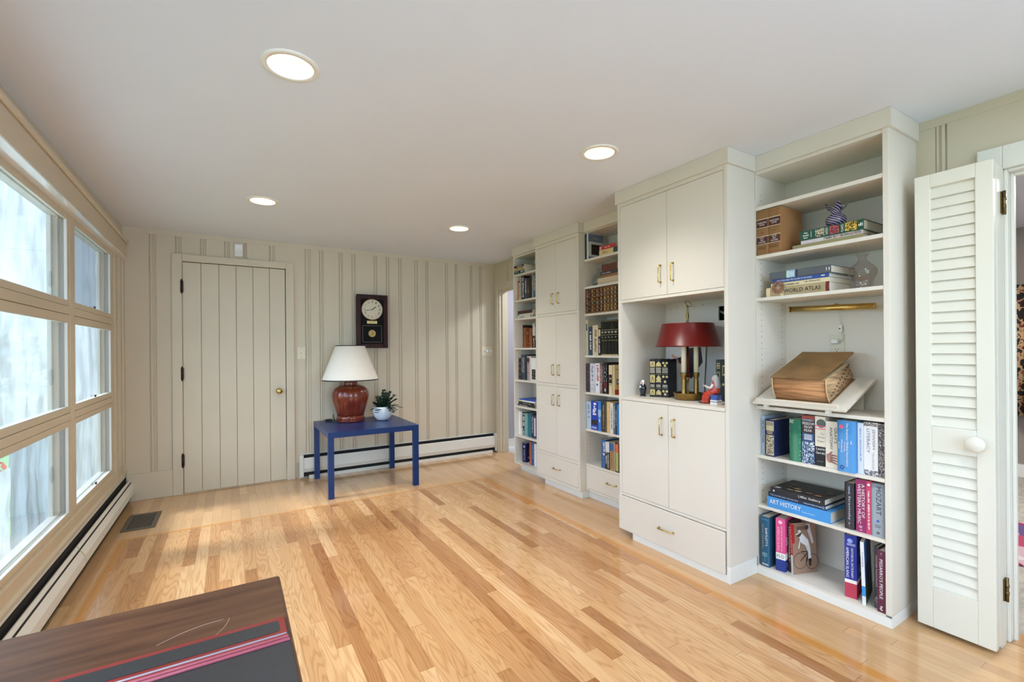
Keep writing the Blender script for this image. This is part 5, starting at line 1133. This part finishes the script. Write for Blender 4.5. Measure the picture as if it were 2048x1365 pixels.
# decanter in the middle bookcase
GD = glass('ribbed_decanter_glass', (.9, .92, .9), .07, .05, (.86, .88, .85))
mb = MB(); c = (2.66, 2.945, 1.7855); prof = [(.030, 0), (.048, .004), (.060, .025), (.063, .050), (.055, .078), (.036, .100), (.020, .112), (.017, .122), (.018, .150), (.024, .153), (.024, .160)]
mb.lathe(prof, GD, c, 48, caps=False, lobes=12, lobe_amp=.06); mb.lathe([(.0005, .001), (.030, 0)], GD, c, 48, caps=False)
o = mb.build('glass_decanter', origin=c); tag(o, 'ribbed round glass decanter on the second shelf of the middle bookcase', 'decanter')

# ---------- lamp niche
N0 = .9382; lc = (2.462, 1.913)
t = thing('table_lamp', (lc[0], lc[1], N0), 'brass candlestick lamp with a dark red metal shade in the cupboard niche', 'lamp')
RS = noisy(mat('red_painted_tole', (98, 18, 16), .35, Specular_IOR_Level=.35), 3, .10)
mb = MB(); mb.lathe([(.060, 0), (.072, .0), (.080, .004), (.080, .018), (.083, .022), (.083, .030), (.090, .040), (.091, .043), (.087, .044), (.076, .030), (.001, .028)], ABRASS, (*lc, N0), 48); mb.build('base_dish', t)
mb = MB(); mb.lathe([(.012, .028), (.010, .05), (.004, .06), (.004, .12), (.009, .125), (.005, .135), (.005, .34), (.004, .5)], ABRASS, (*lc, N0), 20); mb.build('stem', t)
MB().lathe([(.0072, .14), (.0072, .34)], RS, (*lc, N0), 16).build('red_sleeve', t)
for a in (205, 335, 80):
    px, py = lc[0] + .045 * math.cos(R(a - 20)), lc[1] + .052 * math.sin(R(a - 20))
    mb = MB(); mb.lathe([(.016, .028), (.015, .032), (.0145, .118), (.012, .124), (.014, .128), (.012, .134), (.018, .146), (.021, .160), (.021, .168), (.017, .169)], ABRASS, (px, py, N0), 28); cs = mb.build('candle_cup', t)
    MB().lathe([(.0145, .1692), (.0145, .385), (.012, .388)], mat('ivory_candle_sleeve', (236, 230, 202), .45), (px, py, N0), 24).build('candle_sleeve', t)
mb = MB(); prof = [(.191, .334), (.196, .332), (.1955, .338), (.190, .342), (.155, .474), (.1545, .477), (.151, .478), (.1525, .472), (.1875, .340)]
mb.lathe(prof, RS, (*lc, N0), 72, caps=False)
mb.lathe([(.0045, .4705), (.152, .4735)], RS, (*lc, N0), 48, caps=False)
mb.build('shade', t)
mb = MB(); mb.lathe([(.022, .4765), (.018, .481), (.006, .484), (.009, .492), (.005, .498), (.010, .520), (.009, .535), (.004, .560), (.008, .566), (.004, .574), (.008, .584), (.004, .592)], ABRASS, (*lc, N0), 20); f = mb.build('finial', t)
mb = MB(); mb.tube([(lc[0] + .004, lc[1] - .004 - .026 * math.cos(a) * .9, N0 + .603 + .014 * math.sin(a) - .012 * math.cos(a)) for a in [2 * math.pi * k / 20 for k in range(20)]], .002, ABRASS, 8, closed=True); mb.build('ring', f)
MB().tube([(2.53, 1.88, .942), (2.585, 1.845, .942), (2.615, 1.822, .955), (2.625, 1.832, 1.0), (2.63, 1.85, 1.06)], .003, BLACK, 8).build('cord', t)

# poster card and white board leaning at the back of the niche
mb = MB(); CARD = mat('white_card', (226, 224, 222), .6); SK = mat('poster_skin', (222, 168, 150), .6)
def pm(u_, v_, k=0): # leaning card: left 2.277 -> right 1.955
    return Vector((2.665 + .030 * v_ - .0006 * k, 2.275 - .315 * u_, N0 + .385 * v_))
pv = [pm(0, 0), pm(1, 0), pm(1, 1), pm(0, 1)]
mb.recalc = False; mb.prism(pv, (.004, 0, 0), CARD)
mb.prism([pm(1, 0, 1), pm(1.035, 0, 1), pm(1.035, 1, 1), pm(1, 1, 1)], (.008, 0, 0), WHITE)
mb.poly([pm(.18, .74, 1), pm(.36, .66, 1), pm(.42, .58, 1), pm(.34, .56, 1), pm(.16, .70, 1)], SK)
mb.poly([pm(.32, .66, 2), pm(.50, .70, 2), pm(.62, .84, 2), pm(.92, .86, 2), pm(.98, .60, 2), pm(.72, .30, 2), pm(.62, .34, 2), pm(.64, .56, 2), pm(.40, .56, 2)], mat('poster_black', (34, 33, 38), .6))
mb.poly([pm(.46, .585, 3), pm(.58, .60, 3), pm(.66, .42, 3), pm(.60, .50, 3), pm(.55, .57, 3)], CARD)
mb.poly([pm(.58, .36, 3), pm(.68, .40, 3), pm(.66, .24, 3), pm(.58, .20, 3)], mat('poster_brown', (150, 100, 74), .6))
o = mb.build('poster'); tag(o, 'white card poster with a black sleeve and reaching hand, leaning behind the red lamp', 'poster')
mb = MB(); mb.prism([(2.660, 1.935, N0), (2.640, 1.560, N0), (2.690, 1.560, 1.33), (2.705, 1.935, 1.42)], (.004, 0, 0), mat('grey_white_sheet', (206, 208, 210), .5))
o = mb.build('foam_board'); tag(o, 'plain pale grey board leaning at the back right of the lamp niche', 'board')

# figurines
def skin(verts, edges, radii, m, name, parent=None, sub=2, origin=None):
    me = bpy.data.meshes.new(name); loc = Vector(origin if origin is not None else (0, 0, 0))
    if parent is not None: loc = parent.matrix_basis.translation
    me.from_pydata([Vector(v) - loc for v in verts], edges, []); me.materials.append(m)
    o = bpy.data.objects.new(name, me); C.objects.link(o)
    if parent is not None: o.parent = parent
    else: o.location = loc
    sm = o.modifiers.new('skin', 'SKIN'); sm.use_smooth_shade = True
    lay = me.skin_vertices[0] if me.skin_vertices else None
    if lay is None:
        bm = bmesh.new(); bm.from_mesh(me); bm.verts.layers.skin.verify(); bm.to_mesh(me); bm.free(); lay = me.skin_vertices[0]
    for i, r in enumerate(radii): lay.data[i].radius = (r, r) if not isinstance(r, tuple) else r
    lay.data[0].use_root = True
    ss = o.modifiers.new('sub', 'SUBSURF'); ss.levels = sub; ss.render_levels = sub
    return o
PORC = mat('porcelain_white', (236, 232, 228), .2, Coat_Weight=.5); PBLK = mat('porcelain_black', (26, 30, 42), .15, Coat_Weight=.6); PRED = noisy(mat('porcelain_red', (196, 52, 34), .15, Coat_Weight=.6), 60, .25)
PGRY = mat('porcelain_grey', (176, 180, 190), .25, Coat_Weight=.4); PSK = mat('porcelain_skin', (232, 188, 168), .25); PBLU = mat('porcelain_blue', (62, 84, 170), .2, Coat_Weight=.5)
fx, fy = 2.395, 2.224
t = thing('figurine', (fx, fy, N0), 'small porcelain figurine in a black gown with white wig, left in the niche', 'figurine')
MB().lathe([(.020, 0), (.021, .002), (.021, .006), (.018, .007)], PBLK, (fx, fy, N0), 24, sy=1.15).build('base', t)
mb = MB(); mb.lathe([(.015, .007), (.018, .02), (.021, .042), (.023, .055), (.021, .068), (.014, .080), (.008, .086)], PBLK, (fx, fy, N0), 28, sy=1.15, lobes=9, lobe_amp=.10); mb.build('gown', t)
mb = MB(); mb.ball((fx - .003, fy, N0 + .094), .0105, PSK, sz=1.1); mb.ball((fx - .0135, fy, N0 + .094), .002, PSK, seg=6, rings=4)
for s_ in (-1, 1): mb.ball((fx - .012, fy + s_ * .0035, N0 + .0965), .001, PBLK, seg=6, rings=4)
mb.build('head', t)
mb = MB(); mb.ball((fx + .001, fy, N0 + .097), .0125, PORC, sz=1.05)
for s_ in (-1, 1): mb.tube([(fx - .002, fy + s_ * .010, N0 + .098), (fx - .006, fy + s_ * .009, N0 + .082), (fx - .012, fy + s_ * .006, N0 + .070)], [.004, .005, .003], PORC, 8)
mb.build('wig', t)
skin([(fx - .002, fy + .018, N0 + .076), (fx - .014, fy + .020, N0 + .060), (fx - .021, fy + .006, N0 + .058), (fx - .022, fy - .002, N0 + .062)], [(0, 1), (1, 2), (2, 3)], [.006, .006, .004, .003], PBLK, 'arm', t)
mb = MB(); mb.ball((fx - .023, fy - .002, N0 + .063), .0035, PSK, seg=8, rings=6); mb.prism([(fx - .026, fy - .006, N0 + .058), (fx - .026, fy + .008, N0 + .058), (fx - .024, fy + .008, N0 + .072), (fx - .024, fy - .006, N0 + .072)], (.002, 0, 0), PORC); mb.build('paper', t)

# seated figurine: red gown, long grey wig, reading; it faces left (towards +y)
gx, gy = 2.372, 1.655
t = thing('figurine', (gx, gy, N0), 'seated figurine in a red robe and long grey wig, reading, beside the red lamp', 'figurine')
box('seat', gx - .022, gx + .022, gy - .022, gy + .018, N0, N0 + .056, PBLU, t, bevel=.003)
box('seat_band', gx - .0232, gx + .0232, gy - .0232, gy + .0192, N0 + .018, N0 + .026, PORC, t); box('seat_base', gx - .0235, gx + .0235, gy - .0235, gy + .0195, N0 + .0, N0 + .014, PORC, t)
for s_ in (-1, 1): MB().tube([(gx + s_ * .020, gy + .024, N0), (gx + s_ * .020, gy + .024, N0 + .070)], .0028, PBLK, 8).build('chair_leg', t)
mb = MB()
def blob(pts, m, rings=18):   # stack of ellipses: (cx, cy, z, rx, ry)
    R_ = []
    for cx_, cy_, z, rx, ry in pts:
        R_.append([mb.bm.verts.new((cx_ + rx * math.cos(2 * math.pi * k / 24) * (1 + .07 * math.sin(k * 2.2)), cy_ + ry * math.sin(2 * math.pi * k / 24) * (1 + .05 * math.cos(k * 1.9)), z)) for k in range(24)])
    for a, b in zip(R_, R_[1:]):
        for k in range(24): mb.face([a[k], a[(k + 1) % 24], b[(k + 1) % 24], b[k]], m, True)
    mb.face(R_[0][::-1], m); mb.face(R_[-1], m)
blob([(gx, gy + .062, N0 + .006, .026, .026), (gx, gy + .062, N0 + .020, .026, .026), (gx, gy + .052, N0 + .040, .027, .030), (gx, gy + .040, N0 + .056, .028, .040), (gx, gy + .026, N0 + .068, .027, .046), (gx, gy + .010, N0 + .078, .024, .034), (gx, gy + .002, N0 + .090, .020, .022), (gx, gy + .002, N0 + .106, .020, .019), (gx, gy + .002, N0 + .122, .017, .015), (gx, gy + .002, N0 + .130, .009, .009)], PRED)
mb.build('robe', t)
for s_ in (-1, 1): MB().ball((gx + s_ * .014, gy + .088, N0 + .006), .008, PBLK, sy=1.8, sz=.7).build('shoe', t)
mb = MB(); mb.ball((gx, gy + .008, N0 + .146), .0135, PSK, sz=1.2); mb.tube([(gx, gy + .020, N0 + .148), (gx, gy + .0245, N0 + .1435)], [.002, .0032], PSK, 8)
for s_ in (-1, 1): mb.ball((gx + s_ * .0048, gy + .0195, N0 + .1505), .0012, PBLK, seg=6, rings=4)
mb.tube([(gx - .004, gy + .0205, N0 + .1385), (gx, gy + .0215, N0 + .138), (gx + .004, gy + .0205, N0 + .1385)], .001, PRED, 6)
mb.build('head', t)
mb = MB(); blob([(gx, gy - .016, N0 + .094, .018, .008), (gx, gy - .014, N0 + .106, .020, .012), (gx, gy - .010, N0 + .126, .020, .014), (gx, gy - .004, N0 + .146, .0175, .0165), (gx, gy + .001, N0 + .160, .014, .015), (gx, gy + .002, N0 + .168, .006, .008)], PGRY); mb.build('wig', t)
mb = MB(); mb.prism([(gx - .012, gy + .016, N0 + .126), (gx + .012, gy + .016, N0 + .126), (gx + .009, gy + .020, N0 + .100), (gx - .009, gy + .020, N0 + .100)], (0, .002, 0), PORC); mb.build('bib', t)
for s_ in (-1, 1):
    skin([(gx + s_ * .020, gy + .002, N0 + .118), (gx + s_ * .026, gy + .010, N0 + .096), (gx + s_ * .016, gy + .036, N0 + .094), (gx + s_ * .010, gy + .048, N0 + .097)], [(0, 1), (1, 2), (2, 3)], [.008, .009, .007, .0045], PORC, 'sleeve', t)
    mb = MB(); mb.ball((gx + s_ * .009, gy + .053, N0 + .098), .0042, PSK, seg=8, rings=6)
    for f_ in range(4): mb.tube([(gx + s_ * (.006 + .002 * f_), gy + .054, N0 + .099), (gx + s_ * (.005 + .002 * f_), gy + .060, N0 + .0965)], .0011, PSK, 6)
    mb.build('hand', t)
mb = MB(); mb.prism([(gx - .014, gy + .046, N0 + .090), (gx + .014, gy + .046, N0 + .090), (gx + .014, gy + .074, N0 + .106), (gx - .014, gy + .074, N0 + .106)], (0, -.001, .002), PORC); mb.build('book', t)

# ================================================================== BLUE TABLE AND WHAT STANDS ON IT
t = thing('side_table', (1.10, 4.56, 0), 'blue lacquered parsons table against the back wall', 'table')
tx0, tx1, ty0, ty1, tz = .702, 1.500, 4.150, 4.945, .566
mb = MB(); mb.box(tx0, tx1, ty0, ty1, tz - .048, tz, BLUE); mb.build('tabletop', t, bevel=.0012)
for x in (tx0, tx1 - .048):
    for y in (ty0, ty1 - .048): box('leg', x + .0003, x + .0477, y + .0003, y + .0477, 0, tz - .0482, BLUE, t, bevel=.0012)

lx, ly = 1.018, 4.758
t = thing('table_lamp', (lx, ly, tz), 'large russet ceramic ginger-jar lamp with white shade on the blue table', 'lamp')
mb = MB(); mb.lathe([(.118, 0), (.132, .001), (.134, .012), (.131, .024), (.134, .030), (.133, .044), (.128, .050), (.128, .058)], CERAM, (lx, ly, tz + .001), 96, lobes=10, lobe_amp=.02); mb.build('foot', t)
mb = MB(); mb.lathe([(.126, .058), (.132, .075), (.142, .11), (.157, .16), (.171, .21), (.177, .250), (.174, .285), (.158, .318), (.130, .340), (.095, .353), (.072, .357)], CERAM, (lx, ly, tz + .001), 180, lobes=10, lobe_amp=.055); mb.build('body', t)
mb = MB(); mb.lathe([(.070, .356), (.066, .362), (.068, .392), (.071, .396), (.060, .400), (.004, .401)], CERAM, (lx, ly, tz + .001), 48); mb.build('neck', t)
MB().lathe([(.012, .401), (.012, .46), (.004, .47), (.004, .72)], BRASS, (lx, ly, tz + .001), 16).build('stem', t)
mb = MB(); mb.lathe([(.266, .412), (.138, .748), (.136, .748), (.264, .412)], SHADE, (lx, ly, tz), 72, caps=False); sh = mb.build('lamp_shade', t)
mb = MB(); mb.lathe([(.2675, .406), (.2660, .416), (.2625, .416), (.2635, .406), (.2675, .406)], BLACK, (lx, ly, tz), 72, caps=False); mb.build('lower_trim', sh)
mb = MB(); mb.lathe([(.1405, .743), (.1385, .751), (.1345, .751), (.1355, .743), (.1405, .743)], BLACK, (lx, ly, tz), 72, caps=False); mb.build('upper_trim', sh)
mb = MB()
for a in (0, 120, 240): mb.tube([(lx, ly, tz + .72), (lx + .136 * math.cos(R(a)), ly + .136 * math.sin(R(a)), tz + .745)], .002, BRASS, 6)
mb.build('shade_carrier', t)
o = thing('cord_switch', (.84, 4.86, tz), 'black lamp cord with its foot switch lying beside the russet lamp', 'cord')
MB().box(.800, .860, 4.845, 4.872, tz + .001, tz + .022, BLACK).build('switch_box', o, bevel=.006)
MB().tube([(.860, 4.86, tz + .010), (.885, 4.85, tz + .008), (.872, 4.885, tz + .030), (.880, 4.91, tz + .060), (.893, 4.90, tz + .004)], .003, BLACK, 8).build('cable', o)
MB().tube([(.800, 4.86, tz + .010), (.80, 4.92, tz + .006), (.825, 4.953, tz + .006), (.838, 4.962, tz - .02), (.84, 4.968, .30), (.84, 4.965, .08)], .003, BLACK, 8).build('cable', o)

px, py = 1.303, 4.640
t = thing('potted_plant', (px, py, tz), 'small dark-leaved plant in a ribbed white pot on the blue table', 'plant')
mb = MB(); POT = mat('white_ceramic_pot', (236, 236, 238), .4)
R_ = []; seg = 144
for r, z, amp in [(.030, 0.0, 0), (.048, .002, 0), (.056, .006, .5), (.078, .034, 1), (.092, .072, 1), (.096, .104, 1), (.094, .126, 1), (.092, .134, .6), (.091, .136, 0), (.087, .136, 0), (.086, .120, 0)]:
    R_.append([mb.bm.verts.new((px + (r + .0012 * amp * math.cos(k * math.pi / 2)) * math.cos(2 * math.pi * k / seg), py + (r + .0012 * amp * math.cos(k * math.pi / 2)) * math.sin(2 * math.pi * k / seg), tz + .001 + z)) for k in range(seg)])
for a, b in zip(R_, R_[1:]):
    for k in range(seg): mb.face([a[k], a[(k + 1) % seg], b[(k + 1) % seg], b[k]], POT, True)
mb.face(R_[0][::-1], POT); mb.build('pot', t)
MB().lathe([(.0005, .116), (.085, .118)], mat('potting_soil', (48, 36, 28), .95), (px, py, tz), 32, caps=False).build('soil', t)
LF = noisy(mat('dark_green_leaf', (34, 58, 36), .35), 30, .3); rr = random.Random(11); ms = MB(); ml = MB(); ml.recalc = False
for i in range(30):
    a = 2 * math.pi * i / 30 + rr.uniform(-.2, .2); L = rr.uniform(.10, .20) * (.55 if math.cos(a - 2.75) > .35 else 1); el = rr.uniform(.35, 1.35)
    p = Vector((px + rr.uniform(.005, .05) * math.cos(a), py + rr.uniform(.005, .05) * math.sin(a), tz + .118)); pts = [p.copy()]; d = Vector((math.cos(a) * math.cos(el), math.sin(a) * math.cos(el), math.sin(el)))
    for k in range(6):
        d = (d + Vector((0, 0, -.13 * (1.6 - el)))).normalized(); p = p + d * L / 6; pts.append(p.copy())
    ms.tube(pts, [.0026 - .0003 * k for k in range(7)], LF, 6)
    side0 = d.cross(Vector((0, 0, 1))).normalized()
    for k in range(1, 7):
        for s_ in (-1, 1):
            q = pts[k]; dd = ((pts[k] - pts[k - 1]).normalized() * .7 + side0 * s_ * .8 + Vector((0, 0, rr.uniform(-.1, .5)))).normalized(); l_ = rr.uniform(.022, .038); w_ = l_ * .46
            n_ = dd.cross(side0 if abs(dd.dot(side0)) < .95 else Vector((0, 0, 1))).normalized(); u_ = dd.cross(n_).normalized()
            P = [q, q + dd * l_ * .4 + u_ * w_ + n_ * .002, q + dd * l_ * .8 + u_ * w_ * .8, q + dd * l_, q + dd * l_ * .8 - u_ * w_ * .8, q + dd * l_ * .4 - u_ * w_ + n_ * .002]
            mid = q + dd * l_ * .5 - n_ * .003; vm = ml.bm.verts.new(mid); vv = [ml.bm.verts.new(x) for x in P]
            for j in range(6): ml.face([vv[j], vv[(j + 1) % 6], vm], LF, True)
ms.build('stems', t); o = ml.build('foliage', t); o['kind'] = 'stuff'
sd = o.modifiers.new('thick', 'SOLIDIFY'); sd.thickness = .0009

# ================================================================== WALL CLOCK
t = thing('wall_clock', (1.288, YB - .04, 1.287), 'dark mahogany wall clock with white roman dial on the panelled wall', 'clock')
cx0, cx1, cz0, cz1 = 1.124, 1.452, 1.290, 1.855; yf = YB - .078
box('case', cx0 + .012, cx1 - .012, yf + .012, YB - .001, cz0 + .012, cz1 - .012, CLOCKW, t)
mb = MB()
for (x0, x1, z0, z1) in ((cx0, cx0 + .046, cz0, cz1), (cx1 - .046, cx1, cz0, cz1), (cx0 + .046, cx1 - .046, cz0, cz0 + .046), (cx0 + .046, cx1 - .046, cz1 - .050, cz1)):
    mb.box(x0, x1, yf - .006, yf + .011, z0, z1, CLOCKW)
fm = mb.build('door_frame', t, bevel=.004)
box('inner_moulding', cx0 + .046, cx1 - .046, yf + .002, yf + .011, cz0 + .046, cz1 - .050, mat('black_mat', (14, 12, 13), .7, Specular_IOR_Level=.2), t)
DIAL = mat('cream_dial', (214, 206, 180), .5)
dc = Vector((1.286, yf, 1.698)); Md = Matrix.Translation(dc) @ Matrix.Rotation(R(90), 4, 'X')
mb = MB(); mb.lathe([(.108, 0), (.1085, .0035), (.105, .004), (.001, .0042)], DIAL, M=Md, seg=64); d_ = mb.build('dial', t)
mb = MB(); mb.tube([dc + Vector((.1085 * math.cos(a), -.004, .1085 * math.sin(a))) for a in [2 * math.pi * k / 64 for k in range(64)]], .0028, mat('bezel_gilt', (150, 126, 84), .3, .9), 8, closed=True); mb.build('bezel', t)
mb = MB(); mb.recalc = False
for i, tx in enumerate(('XII', 'I', 'II', 'III', 'IIII', 'V', 'VI', 'VII', 'VIII', 'IX', 'X', 'XI')):
    a = R(90 - 30 * i); er = Vector((math.cos(a), 0, math.sin(a))); et = Vector((math.sin(a), 0, -math.cos(a))); wdt = .006 * len(tx) ** .8 + .002
    if tx: put_text(mb, tx, K_M if 'K_M' in globals() else BLACK, lambda u_, v_: dc + Vector((0, -.0050, 0)) + er * (.070 + .020 * v_) + et * wdt * (u_ - .5) * 1.3)
for i in range(60):
    a = R(6 * i); er = Vector((math.cos(a), 0, math.sin(a))); et = Vector((math.sin(a), 0, -math.cos(a)))
    mb.poly([dc + Vector((0, -.0048, 0)) + er * r_ + et * q for r_, q in ((.097, -.0006), (.101, -.0006), (.101, .0006), (.097, .0006))], BLACK)
mb.build('numerals', d_)
for nm, ang, L, wd in (('hour_hand', 90 - 30 * 1.717, .058, .0045), ('minute_hand', 90 - 6 * 43, .088, .0028)):
    a = R(ang); er = Vector((math.cos(a), 0, math.sin(a))); et = Vector((math.sin(a), 0, -math.cos(a))); b0 = dc + Vector((0, -.0075, 0))
    mb = MB(); mb.prism([b0 - er * .012 - et * wd * .5, b0 + er * L * .65 - et * wd, b0 + er * L, b0 + er * L * .65 + et * wd, b0 - er * .012 + et * wd * .5], (0, .001, 0), BLACK)
    if nm == 'hour_hand': mb.lathe([(.006, 0), (.004, .0075)], BLACK, M=Matrix.Translation(dc + Vector((0, -.0015, 0))) @ Matrix.Rotation(R(90), 4, 'X'), seg=16)
    mb.build(nm, t)
PL = mat('plaque_brass', (206, 186, 130), .35, .6)
p_ = box('plaque', 1.232, 1.338, yf - .002, yf + .0018, 1.548, 1.578, PL, t, bevel=.001)
mb = MB(); mb.recalc = False
for r_ in range(2):
    for q in range(9): mb.poly([(1.250 + .008 * q, yf - .0024, 1.567 - .009 * r_), (1.2555 + .008 * q, yf - .0024, 1.567 - .009 * r_), (1.2555 + .008 * q, yf - .0024, 1.571 - .009 * r_), (1.250 + .008 * q, yf - .0024, 1.571 - .009 * r_)], mat('engraved', (130, 100, 50), .5))
for x in (1.238, 1.332): mb.poly([(x + .002 * math.cos(a * .785), yf - .0024, 1.563 + .002 * math.sin(a * .785)) for a in range(8)], BLACK)
mb.build('engraving', p_)
mb = MB(); fw_ = .003; gm_ = mat('glass_beading', (110, 104, 92), .3, .7)
for a, b, c_, d_2 in ((1.186, 1.386, 1.352, 1.352 + fw_), (1.186, 1.386, 1.528 - fw_, 1.528), (1.186, 1.186 + fw_, 1.352, 1.528), (1.386 - fw_, 1.386, 1.352, 1.528)): mb.box(a, b, yf - .001, yf + .0018, c_, d_2, gm_)
mb.build('window_beading', t)
cc = Vector((1.284, yf + .001, 1.444)); Mc = Matrix.Translation(cc) @ Matrix.Rotation(R(90), 4, 'X')
mb = MB(); mb.lathe([(.037, 0), (.038, .003), (.034, .0035), (.033, .0025), (.020, .0025), (.018, .004), (.001, .0045)], mat('medal_gilt', (190, 170, 112), .4, .5), M=Mc, seg=40); md = mb.build('medallion', t)
mb = MB(); mb.recalc = False; ENG = mat('medal_relief', (126, 100, 48), .5, .5)
mb.tube([cc + Vector((.023 * math.cos(a), -.003, .023 * math.sin(a))) for a in [2 * math.pi * k / 32 for k in range(32)]], .0012, ENG, 6, closed=True)
for k in range(14): a = 2 * math.pi * k / 14; mb.poly([cc + Vector(((r_) * math.cos(a + q), -.0037, r_ * math.sin(a + q))) for r_, q in ((.027, -.08), (.032, -.05), (.032, .05), (.027, .08))], ENG)
mb.poly([cc + Vector((x, -.005, z)) for x, z in ((-.014, -.006), (0, -.010), (.014, -.006), (.009, .000), (.002, .003), (0, .013), (-.002, .003), (-.009, .000))], ENG); mb.build('relief', md)

# ================================================================== WALL FITTINGS
t = thing('light_switch', (.604, YB, 1.181), 'ivory light switch plate on the wall right of the plank door', 'switch')
box('cover_plate', .566, .642, YB - .006, YB - .0002, 1.182, 1.302, IV, t, bevel=.002)
tg = MB(); tg.prism([(.598, YB - .006, 1.236), (.598, YB - .006, 1.248), (.598, YB - .017, 1.254), (.598, YB - .017, 1.249)], (.011, 0, 0), IV); tg.build('toggle', t)
mb = MB(); mb.ball((.604, YB - .006, 1.285), .003, BRASS, seg=8, rings=6); mb.build('screw', t); mb = MB(); mb.ball((.604, YB - .006, 1.199), .003, BRASS, seg=8, rings=6); mb.build('screw', t)
t = thing('dimmer_switch', (2.703, YB, 1.188), 'wide ivory wall plate with two round dimmer knobs near the far doorway', 'switch')
box('cover_plate', 2.630, 2.776, YB - .006, YB - .0002, 1.190, 1.300, IV, t, bevel=.002)
for x in (2.703, 2.745):
    mb = MB(); mb.lathe([(.017, 0), (.017, .010), (.014, .013), (.001, .0135)], WHITE, M=Matrix.Translation((x, YB - .006, 1.245)) @ Matrix.Rotation(R(90), 4, 'X'), seg=24); mb.build('knob', t)
MB().prism([(2.656, YB - .006, 1.238), (2.656, YB - .006, 1.250), (2.656, YB - .016, 1.255), (2.656, YB - .016, 1.250)], (.009, 0, 0), IV).build('toggle', t)
t = thing('motion_sensor', (.072, YB, 2.146), 'white plastic motion sensor box above the plank door', 'sensor')
box('housing', .038, .106, YB - .040, YB - .001, 2.150, 2.265, mat('white_plastic', (238, 238, 240), .35), t, bevel=.009)
box('sensor_lens', .047, .097, YB - .0425, YB - .0402, 2.160, 2.205, mat('lens_plastic', (226, 226, 230), .25), t, bevel=.001)
box('indicator', .070, .074, YB - .0415, YB - .0402, 2.222, 2.226, RED, t)
mb = MB(); mb.tube([(1.286, YB + .002, 1.262), (1.286, YB - .010, 1.262)], .0022, BRONZE, 6); o = mb.build('nail'); tag(o, 'small dark nail in the wall just below the mahogany clock', 'nail')

# ================================================================== DESK IN THE FOREGROUND
DZ = .74
t = thing('desk', (-.28, .82, 0), 'dark walnut desk whose top shows in the lower left foreground', 'desk')
mb = MB(); mb.box(-.68, .095, .42, 1.204, DZ - .028, DZ, DESKW); mb.build('desktop', t, bevel=.006, bseg=3)
mb = MB()
for q in ((-.64, .055, 1.135, 1.155), (-.64, .055, .46, .48)): mb.box(q[0], q[1], q[2], q[3], DZ - .12, DZ - .0285, DESKW)
for q in ((-.64, -.62), (.035, .055)): mb.box(q[0], q[1], .48, 1.135, DZ - .12, DZ - .0285, DESKW)
mb.build('apron', t)
for x in (-.645, .012):
    for y in (.455, 1.115): MB().prism([(x, y, DZ - .0287), (x + .045, y, DZ - .0287), (x + .045, y + .045, DZ - .0287), (x, y + .045, DZ - .0287)], (0, 0, -(DZ - .0287)), DESKW).build('leg', t, bevel=.003)
SCR = mat('scratch_pale', (176, 156, 140), .6)
mb = MB(); mb.tube([Vector((-.115 + .10 * f, 1.03 + .03 * f + .010 * math.sin(f * 3), DZ + .0002)) for f in [i / 10 for i in range(11)]], .0005, SCR, 5); mb.tube([Vector((-.03 + .045 * f - .02 * f * f, 1.005 + .055 * f, DZ + .0002)) for f in [i / 8 for i in range(9)]], .0005, SCR, 5); mb.build('scratches', t)
t = thing('desk_blotter', (-.25, .70, DZ), 'black leather desk blotter with red leather end band lying on the walnut desk', 'blotter')
BLK = noisy(mat('black_leather', (40, 42, 46), .45), 120, .15, .25, bscale=400, dist=.0004); REDL = noisy(mat('red_leather', (128, 40, 38), .38), 60, .12, .2, bscale=300, dist=.0004); PINK = mat('polished_red_edge', (176, 92, 110), .2)
box('pad', -.62, .089, .45, .997, DZ + .0003, DZ + .004, BLK, t, bevel=.001)
mb = MB(); mb.box(-.62, .086, .928, .997, DZ + .0042, DZ + .0080, REDL); mb.build('end_band', t, bevel=.003)
mb = MB(); pts = []
for cx_, cy_, a0 in ((.068, .953, -90), (.068, .977, 0)): pts += [(cx_ + .007 * math.cos(R(a0 + 15 * k)), cy_ + .007 * math.sin(R(a0 + 15 * k))) for k in range(7)]
pts += [(-.612, .984), (-.612, .946)]
mb.prism([(x, y, DZ + .0081) for x, y in pts], (0, 0, .0006), BLK); mb.build('inlay', t)
mb = MB(); mb.tube([(-.62, .934, DZ + .0075), (.084, .934, DZ + .0075)], .0022, mat('silver_piping', (160, 160, 178), .3), 8); mb.build('piping', t)
mb = MB(); mb.tube([(-.62, .9245, DZ + .0062), (.0865, .9245, DZ + .0062)], .0030, PINK, 10); mb.build('piping', t)
mb = MB(); mb.tube([(-.62, .9165, DZ + .0055), (.0875, .9165, DZ + .0055)], .0028, PINK, 10); mb.build('piping', t)
